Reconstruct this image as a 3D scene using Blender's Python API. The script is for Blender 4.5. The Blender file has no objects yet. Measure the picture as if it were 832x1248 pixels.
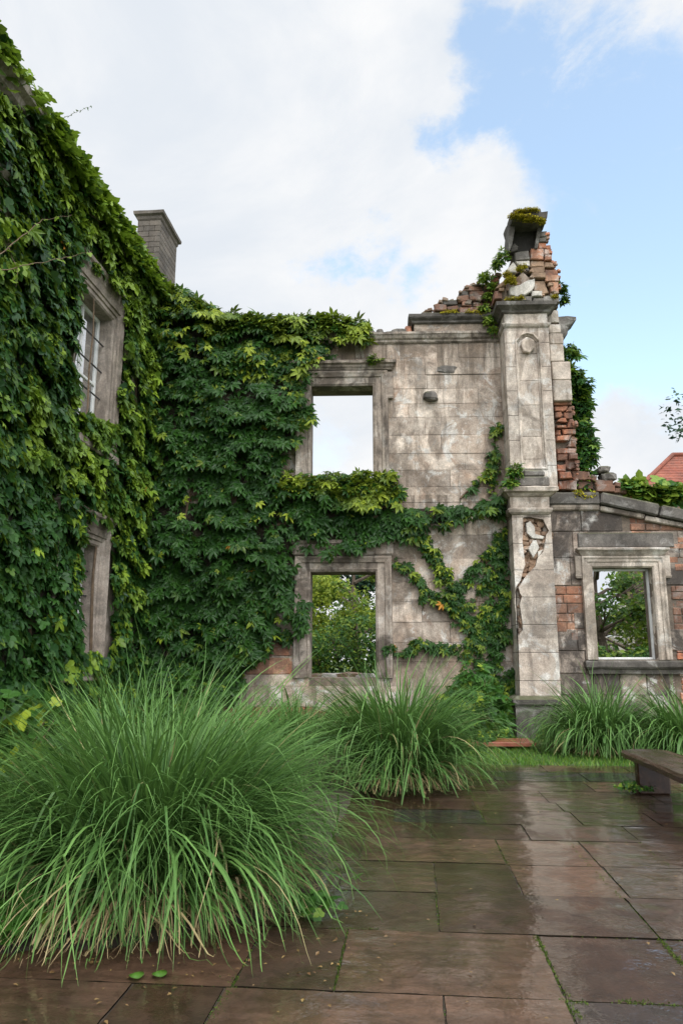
import bpy, math, random
import numpy as np
from mathutils import Vector, Matrix, noise, geometry
random.seed(7)
rng = np.random.default_rng(11)
SC = bpy.context.scene
COL = SC.collection
PI = math.pi
# ------------------------------------------------------------------ survey
# the place was surveyed from one photograph: these helpers turn a sighting
# into a point on a real plane of the site (wall face, ground ...)
FPX, W0, H0 = 894.0, 832.0, 1248.0
YAW, PITCH = math.radians(1.8), math.radians(11.4)
EYE = Vector((0, 0, 1.5))
ROT = Matrix.Rotation(YAW, 3, 'Z') @ Matrix.Rotation(PI / 2 + PITCH, 3, 'X')
def ray(px, py):
    return ROT @ Vector(((px - W0 / 2) / FPX, (H0 / 2 - py) / FPX, -1))
def onY(px, py, Y):
    r = ray(px, py); p = EYE + r * (Y / r.y); return (p.x, p.z)
def onZ(px, py, z=0.0):
    r = ray(px, py); p = EYE + r * ((z - EYE.z) / r.z); return (p.x, p.y)
RN = np.array(ROT)
def proj(P):
    q = (P - np.array(EYE)) @ RN
    return W0 / 2 + FPX * q[:, 0] / -q[:, 2], H0 / 2 - FPX * q[:, 1] / -q[:, 2]
def inpoly(x, y, poly):
    x = np.asarray(x, float); y = np.asarray(y, float)
    ins = np.zeros(x.shape, bool); n = len(poly)
    for i in range(n):
        x0, y0 = poly[i]; x1, y1 = poly[(i + 1) % n]
        if y0 == y1: continue
        c = ((y0 > y) != (y1 > y)) & (x < (x1 - x0) * (y - y0) / (y1 - y0) + x0)
        ins ^= c
    return ins
def crop(ox, oy, s):
    return lambda cx, cy: (ox + cx / s, oy + cy / s)
# ------------------------------------------------------------------ mesh
class MB:
    def __init__(s): s.v = []; s.f = []; s.t = []
    def add(s, verts, faces, tint=None):
        b = len(s.v); t = random.random() if tint is None else tint
        s.v += [tuple(p) for p in verts]; s.t += [t] * len(verts)
        s.f += [tuple(b + i for i in f) for f in faces]
    def build(s, name, mat, parent=None, smooth=False, recalc=True, local=False):
        import bmesh
        me = bpy.data.meshes.new(name)
        off = Vector(parent_loc(parent)) if parent and not local else Vector((0, 0, 0))
        me.from_pydata([(p[0] - off.x, p[1] - off.y, p[2] - off.z) for p in s.v], [], s.f)
        a = me.attributes.new('tint', 'FLOAT', 'POINT'); a.data.foreach_set('value', s.t)
        if recalc:
            bm = bmesh.new(); bm.from_mesh(me); bmesh.ops.recalc_face_normals(bm, faces=bm.faces)
            bm.to_mesh(me); bm.free()
        me.polygons.foreach_set('use_smooth', [smooth] * len(me.polygons))
        me.materials.append(mat); me.update()
        o = bpy.data.objects.new(name, me); COL.objects.link(o)
        if parent: o.parent = parent
        return o
def parent_loc(p):
    l = Vector((0, 0, 0))
    while p: l = l + p.location; p = p.parent
    return l
def thing(name, label, cat, loc, group=None):
    o = bpy.data.objects.new(name, None); COL.objects.link(o); o.location = loc
    o.empty_display_size = .2
    o['label'] = label; o['category'] = cat
    if group: o['group'] = group
    return o
def tag(o, label, cat, group=None, kind=None):
    if label: o['label'] = label
    if cat: o['category'] = cat
    if group: o['group'] = group
    if kind: o['kind'] = kind
    return o
def rebase(o, loc):
    """move a single-mesh thing's origin to its own base"""
    o.data.transform(Matrix.Translation(-Vector(loc))); o.location = loc; return o
def block(mb, x0, x1, y0, y1, z0, z1, c=.012, jit=0., rot=None, tint=None):
    lo = (x0, y0, z0); hi = (x1, y1, z1); cen = Vector(((x0+x1)/2, (y0+y1)/2, (z0+z1)/2))
    c = min(c, (x1-x0)*.3, (y1-y0)*.3, (z1-z0)*.3)
    V = []; idx = {}
    for sx in (0, 1):
        for sy in (0, 1):
            for sz in (0, 1):
                s = (sx, sy, sz)
                j = Vector([random.uniform(-jit, jit) for _ in range(3)])
                for k in range(3):
                    p = [0, 0, 0]
                    for a in range(3):
                        e = hi[a] if s[a] else lo[a]
                        p[a] = e if a == k else e + (-c if s[a] else c)
                    p = Vector(p) + j
                    if rot: p = rot @ (p - cen) + cen
                    idx[s, k] = len(V); V.append(p)
    Fc = []
    for k in range(3):
        a, b = [(1, 2), (0, 2), (0, 1)][k]
        for sg in (0, 1):
            q = []
            for (u, w) in ((0, 0), (1, 0), (1, 1), (0, 1)):
                s = [0, 0, 0]; s[k] = sg; s[a] = u; s[b] = w; q.append(idx[tuple(s), k])
            Fc.append(q)
        for (u, w) in ((0, 0), (1, 0), (1, 1), (0, 1)):    # edges parallel to k, between faces a and b
            s0 = [0, 0, 0]; s0[a] = u; s0[b] = w; s1 = list(s0); s1[k] = 1
            Fc.append([idx[tuple(s0), a], idx[tuple(s1), a], idx[tuple(s1), b], idx[tuple(s0), b]])
    for sx in (0, 1):
        for sy in (0, 1):
            for sz in (0, 1):
                Fc.append([idx[(sx, sy, sz), k] for k in range(3)])
    mb.add(V, Fc, tint)
def rock(mb, c, size, seed=0, rot=0., tint=None, n=10, flat=.5):
    """an irregular broken stone"""
    V = []; F = []
    rings = 5
    for i in range(rings + 1):
        th = PI * i / rings
        for j in range(n):
            ph = 2 * PI * j / n
            d = Vector((math.sin(th) * math.cos(ph), math.sin(th) * math.sin(ph), math.cos(th)))
            q = Vector([math.copysign(abs(a) ** flat, a) for a in d])
            k = 1 + .22 * noise.noise(d * 1.7 + Vector((seed * 3.1, 0, 0)))
            p = Vector((q.x * size[0] / 2, q.y * size[1] / 2, q.z * size[2] / 2)) * k
            p = Matrix.Rotation(rot, 3, 'Y') @ p
            V.append(p + Vector(c))
    for i in range(rings):
        for j in range(n):
            a = i * n + j; b = i * n + (j + 1) % n
            F.append((a, b, b + n, a + n))
    F.append(tuple(range(n))[::-1]); F.append(tuple(rings * n + k for k in range(n)))
    mb.add(V, F, tint)
def jn(p, amt, sc=4.):
    if not amt: return Vector(p)
    p = Vector(p); v = noise.noise_vector(p * sc) * amt + noise.noise_vector(p * sc * 3.7) * amt * .5
    return p + v
def loft(mb, rings, closed=True, caps=True, tint=None):
    n = len(rings[0]); V = [p for r in rings for p in r]; F = []
    for i in range(len(rings) - 1):
        for j in range(n if closed else n - 1):
            a = i * n + j; b = i * n + (j + 1) % n
            F.append((a, b, b + n, a + n))
    if caps:
        F.append(tuple(range(n))[::-1]); F.append(tuple((len(rings) - 1) * n + k for k in range(n)))
    mb.add(V, F, tint)
def ringstack(mb, x0, x1, y0, y1, prof, seg=.14, jit=.008, exp=(1, 1, 1, 0), tint=None):
    """moulded stone: rectangular rings growing outwards by a profile (out, z); exp = left,right,front,back"""
    nx = max(2, int((x1 - x0) / seg)); ny = max(2, int((y1 - y0) / seg))
    rs = []
    for (o, z) in prof:
        a, b, c, d = x0 - o * exp[0], x1 + o * exp[1], y0 - o * exp[2], y1 + o * exp[3]
        r = []
        for i in range(nx): r.append((a + (b - a) * i / nx, c, z))
        for i in range(ny): r.append((b, c + (d - c) * i / ny, z))
        for i in range(nx): r.append((b + (a - b) * i / nx, d, z))
        for i in range(ny): r.append((a, d + (c - d) * i / ny, z))
        rs.append([jn(p, jit) for p in r])
    loft(mb, rs, tint=tint)
def archi(mb, x0, x1, zb, zt, yf, prof, seg=.12, jit=.006, four=False, tint=None):
    """window architrave: profile (distance from opening, projection) swept up, over and down, mitred"""
    if four: cor = [(x0, zb, -1, -1), (x0, zt, -1, 1), (x1, zt, 1, 1), (x1, zb, 1, -1), (x0, zb, -1, -1)]
    else: cor = [(x0, zb, -1, 0), (x0, zt, -1, 1), (x1, zt, 1, 1), (x1, zb, 1, 0)]
    rs = []
    for (d, p) in prof:
        r = []
        for i in range(len(cor) - 1):
            A = cor[i]; B = cor[i + 1]
            pa = Vector((A[0] + A[2] * d, yf - p, A[1] + A[3] * d)); pb = Vector((B[0] + B[2] * d, yf - p, B[1] + B[3] * d))
            n = max(1, int((pb - pa).length / seg)) if len(rs) == 0 else cnts[i]
            if len(rs) == 0:
                if i == 0: cnts = []
                cnts.append(n)
            for k in range(n): r.append(jn(pa.lerp(pb, k / n), jit))
        r.append(jn(pb, jit)); rs.append(r)
    loft(mb, rs, closed=False, caps=False, tint=tint)
def slabpoly(mb, poly, y0, depth, holes=(), bev=0., jit=0., tint=None):
    """a stone slab in the X-Z plane, front at y0, going back by depth"""
    cx = sum(p[0] for p in poly) / len(poly); cz = sum(p[1] for p in poly) / len(poly)
    fr = poly
    V = []; F = []
    if bev and not holes:
        fr = []
        for (x, z) in poly:
            dx, dz = cx - x, cz - z; l = math.hypot(dx, dz) or 1
            fr.append((x + dx / l * bev, z + dz / l * bev))
    loops = [fr] + list(holes)
    pts = [Vector((p[0], p[1], 0)) for l in loops for p in l]
    tri = geometry.tessellate_polygon([[Vector((p[0], p[1], 0)) for p in l] for l in loops])
    tilt = (random.uniform(-jit, jit), random.uniform(-jit, jit)) if jit else (0, 0)
    def yy(x, z): return y0 + (x - cx) * tilt[0] + (z - cz) * tilt[1]
    V = [(p.x, yy(p.x, p.y), p.y) for p in pts]; F = [tuple(t) for t in tri]
    base = 0
    for li, l in enumerate(loops):
        n = len(l); outer = poly if li == 0 else l
        ring0 = list(range(base, base + n)); prev = ring0
        if bev and not holes:
            b = len(V); V += [(x, yy(x, z) + bev, z) for (x, z) in outer]; r = list(range(b, b + n))
            for i in range(n): F.append((prev[i], prev[(i+1) % n], r[(i+1) % n], r[i]))
            prev = r
        b = len(V); V += [(x, y0 + depth, z) for (x, z) in outer]; r = list(range(b, b + n))
        for i in range(n): F.append((prev[i], prev[(i+1) % n], r[(i+1) % n], r[i]))
        base += n
        if li == 0: back = r
        else: pass
    if not holes: F.append(tuple(back))
    mb.add(V, F, tint)
def masonry(mb, x0, x1, z0, z1, y, depth=.12, ch=.4, ls=(.6, 1.2), holes=(), gap=.008, c=.012, out=.01, jit=.003, skip=None, seed=1):
    R = random.Random(seed); z = z0; row = 0
    while z < z1 - .03:
        h = ch * R.uniform(.85, 1.15)
        if z + h > z1 - ch * .4: h = z1 - z
        x = x0 - R.uniform(0, ls[0]) * (row % 2)
        while x < x1 - .01:
            l = R.uniform(*ls); a, b = max(x, x0), min(x + l, x1); x += l
            if b - a < .04: continue
            segs = [(a, b)]
            for (hx0, hx1, hz0, hz1) in holes:
                if z + h > hz0 + .02 and z < hz1 - .02:
                    ns = []
                    for (p, q) in segs:
                        if q <= hx0 or p >= hx1: ns.append((p, q)); continue
                        if p < hx0 - .05: ns.append((p, hx0))
                        if q > hx1 + .05: ns.append((hx1, q))
                    segs = ns
            for (p, q) in segs:
                if skip and skip((p + q) / 2, z + h / 2): continue
                o = R.uniform(-out, out)
                block(mb, p + gap/2, q - gap/2, y + o, y + depth, z + gap/2, z + h - gap/2, c, jit, tint=R.random())
        z += h; row += 1
def tube(mb, pts, rad, n=7, tint=None):
    rs = []
    for i, p in enumerate(pts):
        p = Vector(p); a = Vector(pts[max(i-1, 0)]); b = Vector(pts[min(i+1, len(pts)-1)])
        d = (b - a).normalized(); u = d.cross(Vector((0.3, .2, 1)))
        if u.length < .1: u = d.cross(Vector((1, 0, 0)))
        u.normalize(); w = d.cross(u); r = rad[i] if hasattr(rad, '__len__') else rad
        rs.append([p + (u * math.cos(2*PI*k/n) + w * math.sin(2*PI*k/n)) * r for k in range(n)])
    loft(mb, rs, tint=tint)
# ---- big meshes straight from numpy
def npmesh(name, V, Fs, attrs, mat, parent=None, smooth=False, loc=None):
    """V (n,3); Fs list of (m,k) int arrays"""
    off = np.array(parent_loc(parent)) if parent else np.array(loc if loc is not None else (0, 0, 0), float)
    me = bpy.data.meshes.new(name)
    me.vertices.add(len(V)); me.vertices.foreach_set('co', (V - off).astype(np.float32).ravel())
    nl = sum(f.size for f in Fs); nf = sum(len(f) for f in Fs)
    me.loops.add(nl); me.polygons.add(nf)
    me.loops.foreach_set('vertex_index', np.concatenate([f.ravel() for f in Fs]).astype(np.int32))
    tot = np.concatenate([np.full(len(f), f.shape[1]) for f in Fs]).astype(np.int32)
    me.polygons.foreach_set('loop_start', (np.cumsum(tot) - tot).astype(np.int32))
    me.polygons.foreach_set('use_smooth', np.full(nf, smooth))
    me.update(calc_edges=True)
    for k, a in attrs.items():
        at = me.attributes.new(k, 'FLOAT', 'POINT'); at.data.foreach_set('value', a.astype(np.float32))
    me.materials.append(mat)
    o = bpy.data.objects.new(name, me); COL.objects.link(o)
    if parent: o.parent = parent
    elif loc is not None: o.location = loc
    return o
def vnoise(P, sc=1., seed=0):
    P = np.asarray(P) * sc + seed * 17.3
    i = np.floor(P).astype(np.int64); f = P - i; f = f * f * (3 - 2 * f)
    def h(a):
        n = (a[:, 0] * 73856093) ^ (a[:, 1] * 19349663) ^ (a[:, 2] * 83492791)
        n = (n ^ (n >> 13)) * 1274126177; n = n ^ (n >> 16)
        return (n & 0xffff) / 65535.
    r = 0
    for dx in (0, 1):
        for dy in (0, 1):
            for dz in (0, 1):
                w = (f[:, 0] if dx else 1 - f[:, 0]) * (f[:, 1] if dy else 1 - f[:, 1]) * (f[:, 2] if dz else 1 - f[:, 2])
                r = r + w * h(i + np.array([dx, dy, dz]))
    return r
# leaf templates: x across, y towards the tip, z the upper face
def t_palmate(k=5):
    V = []; F = []
    angs = {5: (-88, -44, 0, 44, 88), 3: (-58, 0, 58)}[k]; lens = {5: (.62, .85, 1, .85, .62), 3: (.85, 1, .85)}[k]
    for a, l in zip(angs, lens):
        a = math.radians(a); ca, sa = math.cos(a), math.sin(a); w = .2 * l
        b = len(V)
        for (x, y, z) in ((0, .05, 0), (-w*.8, .38*l, .0), (0, .4*l, -.05), (w*.8, .38*l, .0), (-w*.75, .68*l, -.05), (0, .7*l, -.09), (w*.75, .68*l, -.05), (0, l, -.2)):
            V.append((x * ca + y * sa, -x * sa + y * ca, z))
        F += [(b, b+2, b+1), (b, b+3, b+2), (b+1, b+2, b+5), (b+1, b+5, b+4), (b+2, b+3, b+6), (b+2, b+6, b+5), (b+4, b+5, b+7), (b+5, b+6, b+7)]
    return np.array(V), np.array(F)
def t_lobed():
    out = [(0, -.05), (-.3, -.12), (-.5, .15), (-.46, .38), (-.25, .45), (-.26, .7), (0, 1.0), (.26, .7), (.25, .45), (.46, .38), (.5, .15), (.3, -.12)]
    V = [(0, .3, -.04)] + [(x, y, .05 * abs(x) - .12 * y * y + (-.05 if abs(x) > .4 else 0)) for x, y in out]
    F = [(0, 1 + i, 1 + (i + 1) % 12) for i in range(12)]
    F = [(a, c, b) for a, b, c in F]
    return np.array(V), np.array(F)
def t_simple():
    V = np.array([(0, 0, 0), (-.28, .4, .06), (0, .45, -.03), (.28, .4, .06), (0, 1, -.1)])
    return V, np.array([(0, 2, 1), (0, 3, 2), (1, 2, 4), (2, 3, 4)])
def frames(tip, nrm):
    tip = tip / np.linalg.norm(tip, axis=1, keepdims=True)
    nrm = nrm - tip * (nrm * tip).sum(1, keepdims=True)
    nrm = nrm / (np.linalg.norm(nrm, axis=1, keepdims=True) + 1e-9)
    x = np.cross(tip, nrm)
    return np.stack([x, tip, nrm], axis=2)      # columns
def scatter(tmpl, P, M, S):
    """copies of a template, returned as one vertex array and one face array"""
    tv, tf = tmpl; n = len(P); k = len(tv)
    V = np.einsum('nij,kj->nki', M, tv) * S[:, None, None] + P[:, None, :]
    F = tf[None] + (np.arange(n) * k)[:, None, None]
    return V.reshape(-1, 3), F.reshape(-1, tf.shape[1]), k
def leafmesh(name, sets, mat, parent=None, loc=None):
    """sets: list of (template, P, M, S, tint, young)"""
    Vs = []; Fs = []; T = []; Y = []; b = 0
    for (t, P, M, S, ti, yo) in sets:
        if len(P) == 0: continue
        V, F, k = scatter(t, P, M, S)
        Vs.append(V); Fs.append(F + b); b += len(V); T.append(np.repeat(ti, k)); Y.append(np.repeat(yo, k))
    return npmesh(name, np.concatenate(Vs), Fs, {'tint': np.concatenate(T), 'young': np.concatenate(Y)}, mat, parent, loc=loc)
# ------------------------------------------------------------------ materials
class NT:
    def __init__(s, m): s.t = m.node_tree; s.n = s.t.nodes; s.l = s.t.links
    def new(s, typ, **kw):
        n = s.n.new(typ)
        for k, v in kw.items():
            if k.startswith('i_'):
                key = k[2:]; key = int(key) if key.isdigit() else key.replace('_', ' ')
                s.put(n.inputs[key], v)
            else: setattr(n, k, v)
        return n
    def put(s, sock, v):
        if isinstance(v, bpy.types.NodeSocket): s.l.new(v, sock)
        else:
            if sock.type == 'RGBA' and len(v) == 3: v = (*v, 1)
            sock.default_value = v
    def noise(s, vec, scale, detail=5, rough=.6, dist=0.):
        n = s.new('ShaderNodeTexNoise'); s.put(n.inputs['Vector'], vec); n.inputs['Scale'].default_value = scale
        n.inputs['Detail'].default_value = detail; n.inputs['Roughness'].default_value = rough; n.inputs['Distortion'].default_value = dist
        return n.outputs['Fac']
    def map(s, vec, scale=(1, 1, 1), loc=(0, 0, 0), rot=(0, 0, 0)):
        n = s.new('ShaderNodeMapping'); s.put(n.inputs['Vector'], vec); n.inputs['Scale'].default_value = scale
        n.inputs['Location'].default_value = loc; n.inputs['Rotation'].default_value = rot; return n.outputs['Vector']
    def rng(s, v, a, b, c=0., d=1., smooth=True):
        n = s.new('ShaderNodeMapRange'); n.interpolation_type = 'SMOOTHSTEP' if smooth else 'LINEAR'
        s.put(n.inputs[0], v)
        for i, q in enumerate((a, b, c, d)): s.put(n.inputs[i + 1], q)
        return n.outputs[0]
    def mix(s, f, a, b, mode='MIX'):
        n = s.new('ShaderNodeMix', data_type='RGBA', blend_type=mode); s.put(n.inputs[0], f); s.put(n.inputs[6], a); s.put(n.inputs[7], b)
        return n.outputs[2]
    def m(s, op, a, b=0., clamp=False):
        n = s.new('ShaderNodeMath', operation=op, use_clamp=clamp); s.put(n.inputs[0], a); s.put(n.inputs[1], b); return n.outputs[0]
    def attr(s, name):
        return s.new('ShaderNodeAttribute', attribute_name=name).outputs['Fac']
    def bump(s, h, strength=.5, dist=.02, normal=None):
        n = s.new('ShaderNodeBump'); s.put(n.inputs['Height'], h); n.inputs['Strength'].default_value = strength; n.inputs['Distance'].default_value = dist
        if normal: s.put(n.inputs['Normal'], normal)
        return n.outputs['Normal']
def newmat(name):
    m = bpy.data.materials.new(name); m.use_nodes = True; nt = NT(m)
    return m, nt, nt.n['Principled BSDF']
def stone_mat(name, c1, c2, dark=(.07, .06, .05), rough=.85, stain=.55, lime=.3, moss=0., bump=.5, tintamt=.45, joints=None, warm=None, sc=1., drip=()):
    m, t, b = newmat(name)
    co = t.new('ShaderNodeTexCoord').outputs['Object']
    ti = t.attr('tint')
    n1 = t.noise(co, .9 * sc, 8, .65, .4)
    n2 = t.noise(co, 5.5 * sc, 8, .7, .3)
    n3 = t.noise(co, 38 * sc, 4, .7)
    col = t.mix(t.rng(n1, .35, .65), c1, c2)
    if warm: col = t.mix(t.m('MULTIPLY', t.rng(t.noise(t.map(co, loc=(7, 3, 2)), 1.6 * sc, 6, .7, 1.), .5, .68), .75), col, warm)
    # per-stone tone
    k = t.m('ADD', t.m('MULTIPLY', ti, tintamt), 1 - tintamt * .62)
    col = t.mix(1., col, t.new('ShaderNodeCombineColor', i_0=k, i_1=k, i_2=k).outputs[0], 'MULTIPLY')
    # lime bloom and flaking
    lm = t.m('MULTIPLY', t.rng(t.noise(t.map(co, loc=(3, 1, 9)), 2.0 * sc, 9, .72, .9), .52, .60), lime)
    col = t.mix(lm, col, (.62, .6, .56))
    # soot and algae run down the face in streaks and blotches
    st = t.noise(t.map(co, scale=(2.2, 2.2, .5)), .85 * sc, 9, .68, 1.1)
    bl = t.noise(t.map(co, loc=(11, 5, 4)), .75 * sc, 8, .7, .5)
    d = t.m('MULTIPLY', t.m('MAXIMUM', t.rng(st, .47, .62), t.rng(bl, .48, .60)), stain)
    col = t.mix(d, col, dark)
    if drip:    # run-off stains hanging below the ledges
        zz = t.new('ShaderNodeSeparateXYZ', i_0=co).outputs[2]; run = t.noise(t.map(co, scale=(1, 1, .07), loc=(2, 8, 1)), 4.5, 5, .6, .25)
        for (zt_, ln) in drip:
            f = t.rng(t.m('ADD', zz, t.m('MULTIPLY', t.m('SUBTRACT', run, .5), ln * 2.2)), zt_ - ln, zt_ + .1, 0., 1.); f = t.m('MULTIPLY', f, t.rng(zz, zt_ + .02, zt_, 0., 1.))
            col = t.mix(t.m('MULTIPLY', t.m('MULTIPLY', f, t.rng(run, .40, .58)), .8), col, dark)
    spk = t.rng(n3, .3, .75, .78, 1.18)
    col = t.mix(1., col, t.new('ShaderNodeCombineColor', i_0=spk, i_1=spk, i_2=spk).outputs[0], 'MULTIPLY')
    mid = t.rng(n2, .3, .72, .72, 1.2)
    col = t.mix(1., col, t.new('ShaderNodeCombineColor', i_0=mid, i_1=mid, i_2=mid).outputs[0], 'MULTIPLY')
    hgt = t.m('ADD', t.m('MULTIPLY', n2, .7), t.m('MULTIPLY', n3, .35))
    if joints:
        sep = t.new('ShaderNodeSeparateXYZ', i_0=co); z = sep.outputs[2]
        jz = t.m('ADD', z, t.m('MULTIPLY', n2, .012))
        fr = t.m('ABSOLUTE', t.m('SUBTRACT', t.m('FRACT', t.m('DIVIDE', jz, joints)), .5))
        j = t.rng(fr, .5 - .011 / joints, .5 - .003 / joints)
        col = t.mix(t.m('MULTIPLY', j, .7), col, (.06, .05, .04))
        hgt = t.m('SUBTRACT', hgt, t.m('MULTIPLY', j, .9))
        cell = t.new('ShaderNodeTexWhiteNoise', noise_dimensions='1D', i_W=t.m('FLOOR', t.m('ADD', t.m('DIVIDE', jz, joints), .5)))
        cv = t.rng(cell.outputs[0], 0, 1, .78, 1.12, False)
        col = t.mix(1., col, t.new('ShaderNodeCombineColor', i_0=cv, i_1=cv, i_2=cv).outputs[0], 'MULTIPLY')
    if moss:
        g = t.new('ShaderNodeNewGeometry'); up = t.new('ShaderNodeSeparateXYZ', i_0=g.outputs['Normal']).outputs[2]
        mm = t.m('MULTIPLY', t.rng(t.m('ADD', up, t.m('MULTIPLY', t.noise(co, 3.3, 6, .7), 1.0)), .98, 1.3), moss)
        col = t.mix(mm, col, (.09, .1, .025)); hgt = t.m('ADD', hgt, t.m('MULTIPLY', mm, .8))
    t.put(b.inputs['Base Color'], col); t.put(b.inputs['Roughness'], t.rng(n2, .3, .7, rough - .12, rough + .08))
    b.inputs['Specular IOR Level'].default_value = .35
    t.put(b.inputs['Normal'], t.bump(hgt, bump, .025))
    return m
def leaf_mat(name, dark, mid, young, autumn=(.45, .2, .03), rough=.42, trans=.22):
    m, t, b = newmat(name)
    ti = t.attr('tint'); yo = t.attr('young')
    col = t.mix(ti, dark, mid); col = t.mix(yo, col, young)
    col = t.mix(t.rng(ti, .992, .995), col, autumn)
    t.put(b.inputs['Base Color'], col); b.inputs['Roughness'].default_value = rough
    b.inputs['Specular IOR Level'].default_value = .22
    tr = t.new('ShaderNodeBsdfTranslucent'); t.put(tr.inputs['Color'], t.mix(.5, col, young))
    mx = t.new('ShaderNodeMixShader'); mx.inputs[0].default_value = trans
    t.l.new(b.outputs[0], mx.inputs[1]); t.l.new(tr.outputs[0], mx.inputs[2])
    t.l.new(mx.outputs[0], t.n['Material Output'].inputs['Surface'])
    return m
def plain_mat(name, c1, c2, scale=6., rough=.6, bump=.3, bdist=.01, stretch=(1, 1, 1), tintamt=.3, spec=.5, r2=None):
    m, t, b = newmat(name); co = t.new('ShaderNodeTexCoord').outputs['Object']
    v = t.map(co, scale=stretch); n = t.noise(v, scale, 7, .65, .3); f = t.noise(v, scale * 7, 4, .6)
    col = t.mix(t.rng(n, .35, .65), c1, c2)
    k = t.m('ADD', t.m('MULTIPLY', t.attr('tint'), tintamt), 1 - tintamt / 2)
    col = t.mix(1., col, t.new('ShaderNodeCombineColor', i_0=k, i_1=k, i_2=k).outputs[0], 'MULTIPLY')
    t.put(b.inputs['Base Color'], col)
    t.put(b.inputs['Roughness'], t.rng(n, .35, .65, rough, rough if r2 is None else r2))
    b.inputs['Specular IOR Level'].default_value = spec
    t.put(b.inputs['Normal'], t.bump(t.m('ADD', n, t.m('MULTIPLY', f, .4)), bump, bdist)); return m
# ================================================================== materials
M = {}
M['ashlar'] = stone_mat('ashlar_stone', (.40, .305, .235), (.62, .53, .445), dark=(.125, .095, .07), stain=.72, lime=.75, warm=(.30, .20, .14), tintamt=.6, drip=((8.55, 1.3), (5.0, .9), (2.75, .5)))
M['core'] = stone_mat('rubble_core', (.16, .12, .09), (.26, .2, .15), stain=.5, lime=.15)
M['trim'] = stone_mat('dressed_stone_trim', (.28, .225, .18), (.43, .37, .31), dark=(.075, .058, .045), stain=.85, lime=.25, tintamt=.3, moss=.25, sc=1.3)
M['pillar'] = stone_mat('pillar_stone', (.44, .36, .295), (.62, .54, .46), dark=(.14, .11, .083), stain=.7, lime=.55, tintamt=.5)
M['shaft'] = stone_mat('pillar_shaft_stone', (.45, .37, .305), (.62, .545, .465), dark=(.15, .115, .09), stain=.6, lime=.75, joints=.55, tintamt=.15, drip=((8.6, 1.2), (4.47, .8)))
M['shadestone'] = stone_mat('shade_painted_stone', (.03, .026, .022), (.05, .045, .04), dark=(.02, .018, .015), stain=.5, lime=.05)  # near-black colour paints the shade inside the pillar-top hollow
M['darkstone'] = stone_mat('weathered_dark_stone', (.10, .088, .076), (.19, .17, .15), dark=(.04, .035, .03), stain=.6, lime=.25, moss=.45, tintamt=.5)
M['lowwall'] = stone_mat('sooty_wall_stone', (.19, .155, .125), (.42, .345, .285), dark=(.05, .04, .034), stain=.9, lime=.8, warm=(.24, .14, .09), tintamt=.75)
M['brick'] = stone_mat('old_red_brick', (.36, .135, .075), (.42, .235, .15), dark=(.09, .058, .045), stain=.7, lime=.5, warm=(.46, .14, .06), tintamt=.75)
M['palebrick'] = stone_mat('pale_brown_brick', (.24, .145, .09), (.36, .24, .16), dark=(.08, .05, .03), stain=.5, lime=.3, tintamt=.5)
M['white'] = stone_mat('pale_lime_stone', (.48, .44, .385), (.58, .54, .48), stain=.35, lime=.5, tintamt=.2)
M['housestone'] = stone_mat('house_stone', (.27, .22, .18), (.40, .34, .29), dark=(.09, .075, .06), stain=.5, lime=.1, tintamt=.35)
M['chimney'] = stone_mat('chimney_brick', (.11, .092, .076), (.165, .14, .118), dark=(.10, .09, .075), stain=.3, lime=.05, tintamt=.5)
M['wood'] = plain_mat('weathered_timber', (.22, .18, .15), (.36, .31, .27), 3, .7, .5, .01, stretch=(6, 6, 1))
M['whitewood'] = plain_mat('painted_sash', (.55, .55, .54), (.68, .68, .66), 5, .5, .2)
M['lead'] = plain_mat('dark_metal', (.03, .03, .03), (.05, .05, .05), 5, .5, .2)
M['tile'] = stone_mat('roof_tile', (.24, .07, .045), (.32, .11, .07), stain=.35, lime=.0, tintamt=.5)
M['wetwood'] = plain_mat('wet_dark_bench_wood', (.026, .013, .008), (.055, .031, .020), 2.2, .14, .3, .008, stretch=(5, .6, 5), r2=.3, spec=.3)
M['soil'] = plain_mat('damp_soil', (.03, .022, .015), (.06, .042, .028), 5, .85, .8, .04)
M['bark'] = plain_mat('bark', (.07, .05, .035), (.13, .10, .075), 6, .9, .8, .02, stretch=(1, 1, .3))
M['vine'] = plain_mat('vine_stem', (.09, .06, .035), (.15, .10, .06), 9, .8, .6, .01)
M['creeper'] = leaf_mat('creeper_leaf', (.012, .042, .010), (.036, .105, .014), (.27, .34, .03))
M['leafshade'] = plain_mat('leaf_gap_shade', (.018, .013, .008), (.035, .028, .015), 9, .95, .9, .03)  # dark brown stands in for the shade in gaps between creeper leaves
M['ivyhouse'] = leaf_mat('ivy_leaf', (.012, .042, .014), (.042, .12, .018), (.23, .34, .03), rough=.42)
M['bush'] = leaf_mat('bush_leaf', (.02, .07, .012), (.05, .14, .02), (.24, .33, .04))
M['treeleaf'] = leaf_mat('tree_leaf', (.03, .075, .018), (.07, .15, .03), (.2, .3, .04), trans=.35)
M['limeleaf'] = leaf_mat('lime_tree_leaf', (.07, .14, .02), (.14, .24, .035), (.36, .42, .05), trans=.4)
M['conifer'] = leaf_mat('conifer_leaf', (.015, .045, .025), (.03, .075, .04), (.06, .12, .05), autumn=(.05, .1, .04), trans=.1)
M['moss'] = leaf_mat('moss_tuft', (.16, .15, .012), (.30, .27, .015), (.46, .38, .02), autumn=(.3, .28, .03), rough=.9, trans=.1)
M['jointmoss'] = leaf_mat('joint_moss', (.025, .04, .008), (.06, .10, .015), (.14, .20, .02), autumn=(.1, .1, .02), rough=.8, trans=.1)
M['lawn'] = leaf_mat('lawn_blade', (.04, .12, .015), (.10, .22, .03), (.24, .34, .06), autumn=(.2, .2, .05), trans=.3)
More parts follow.
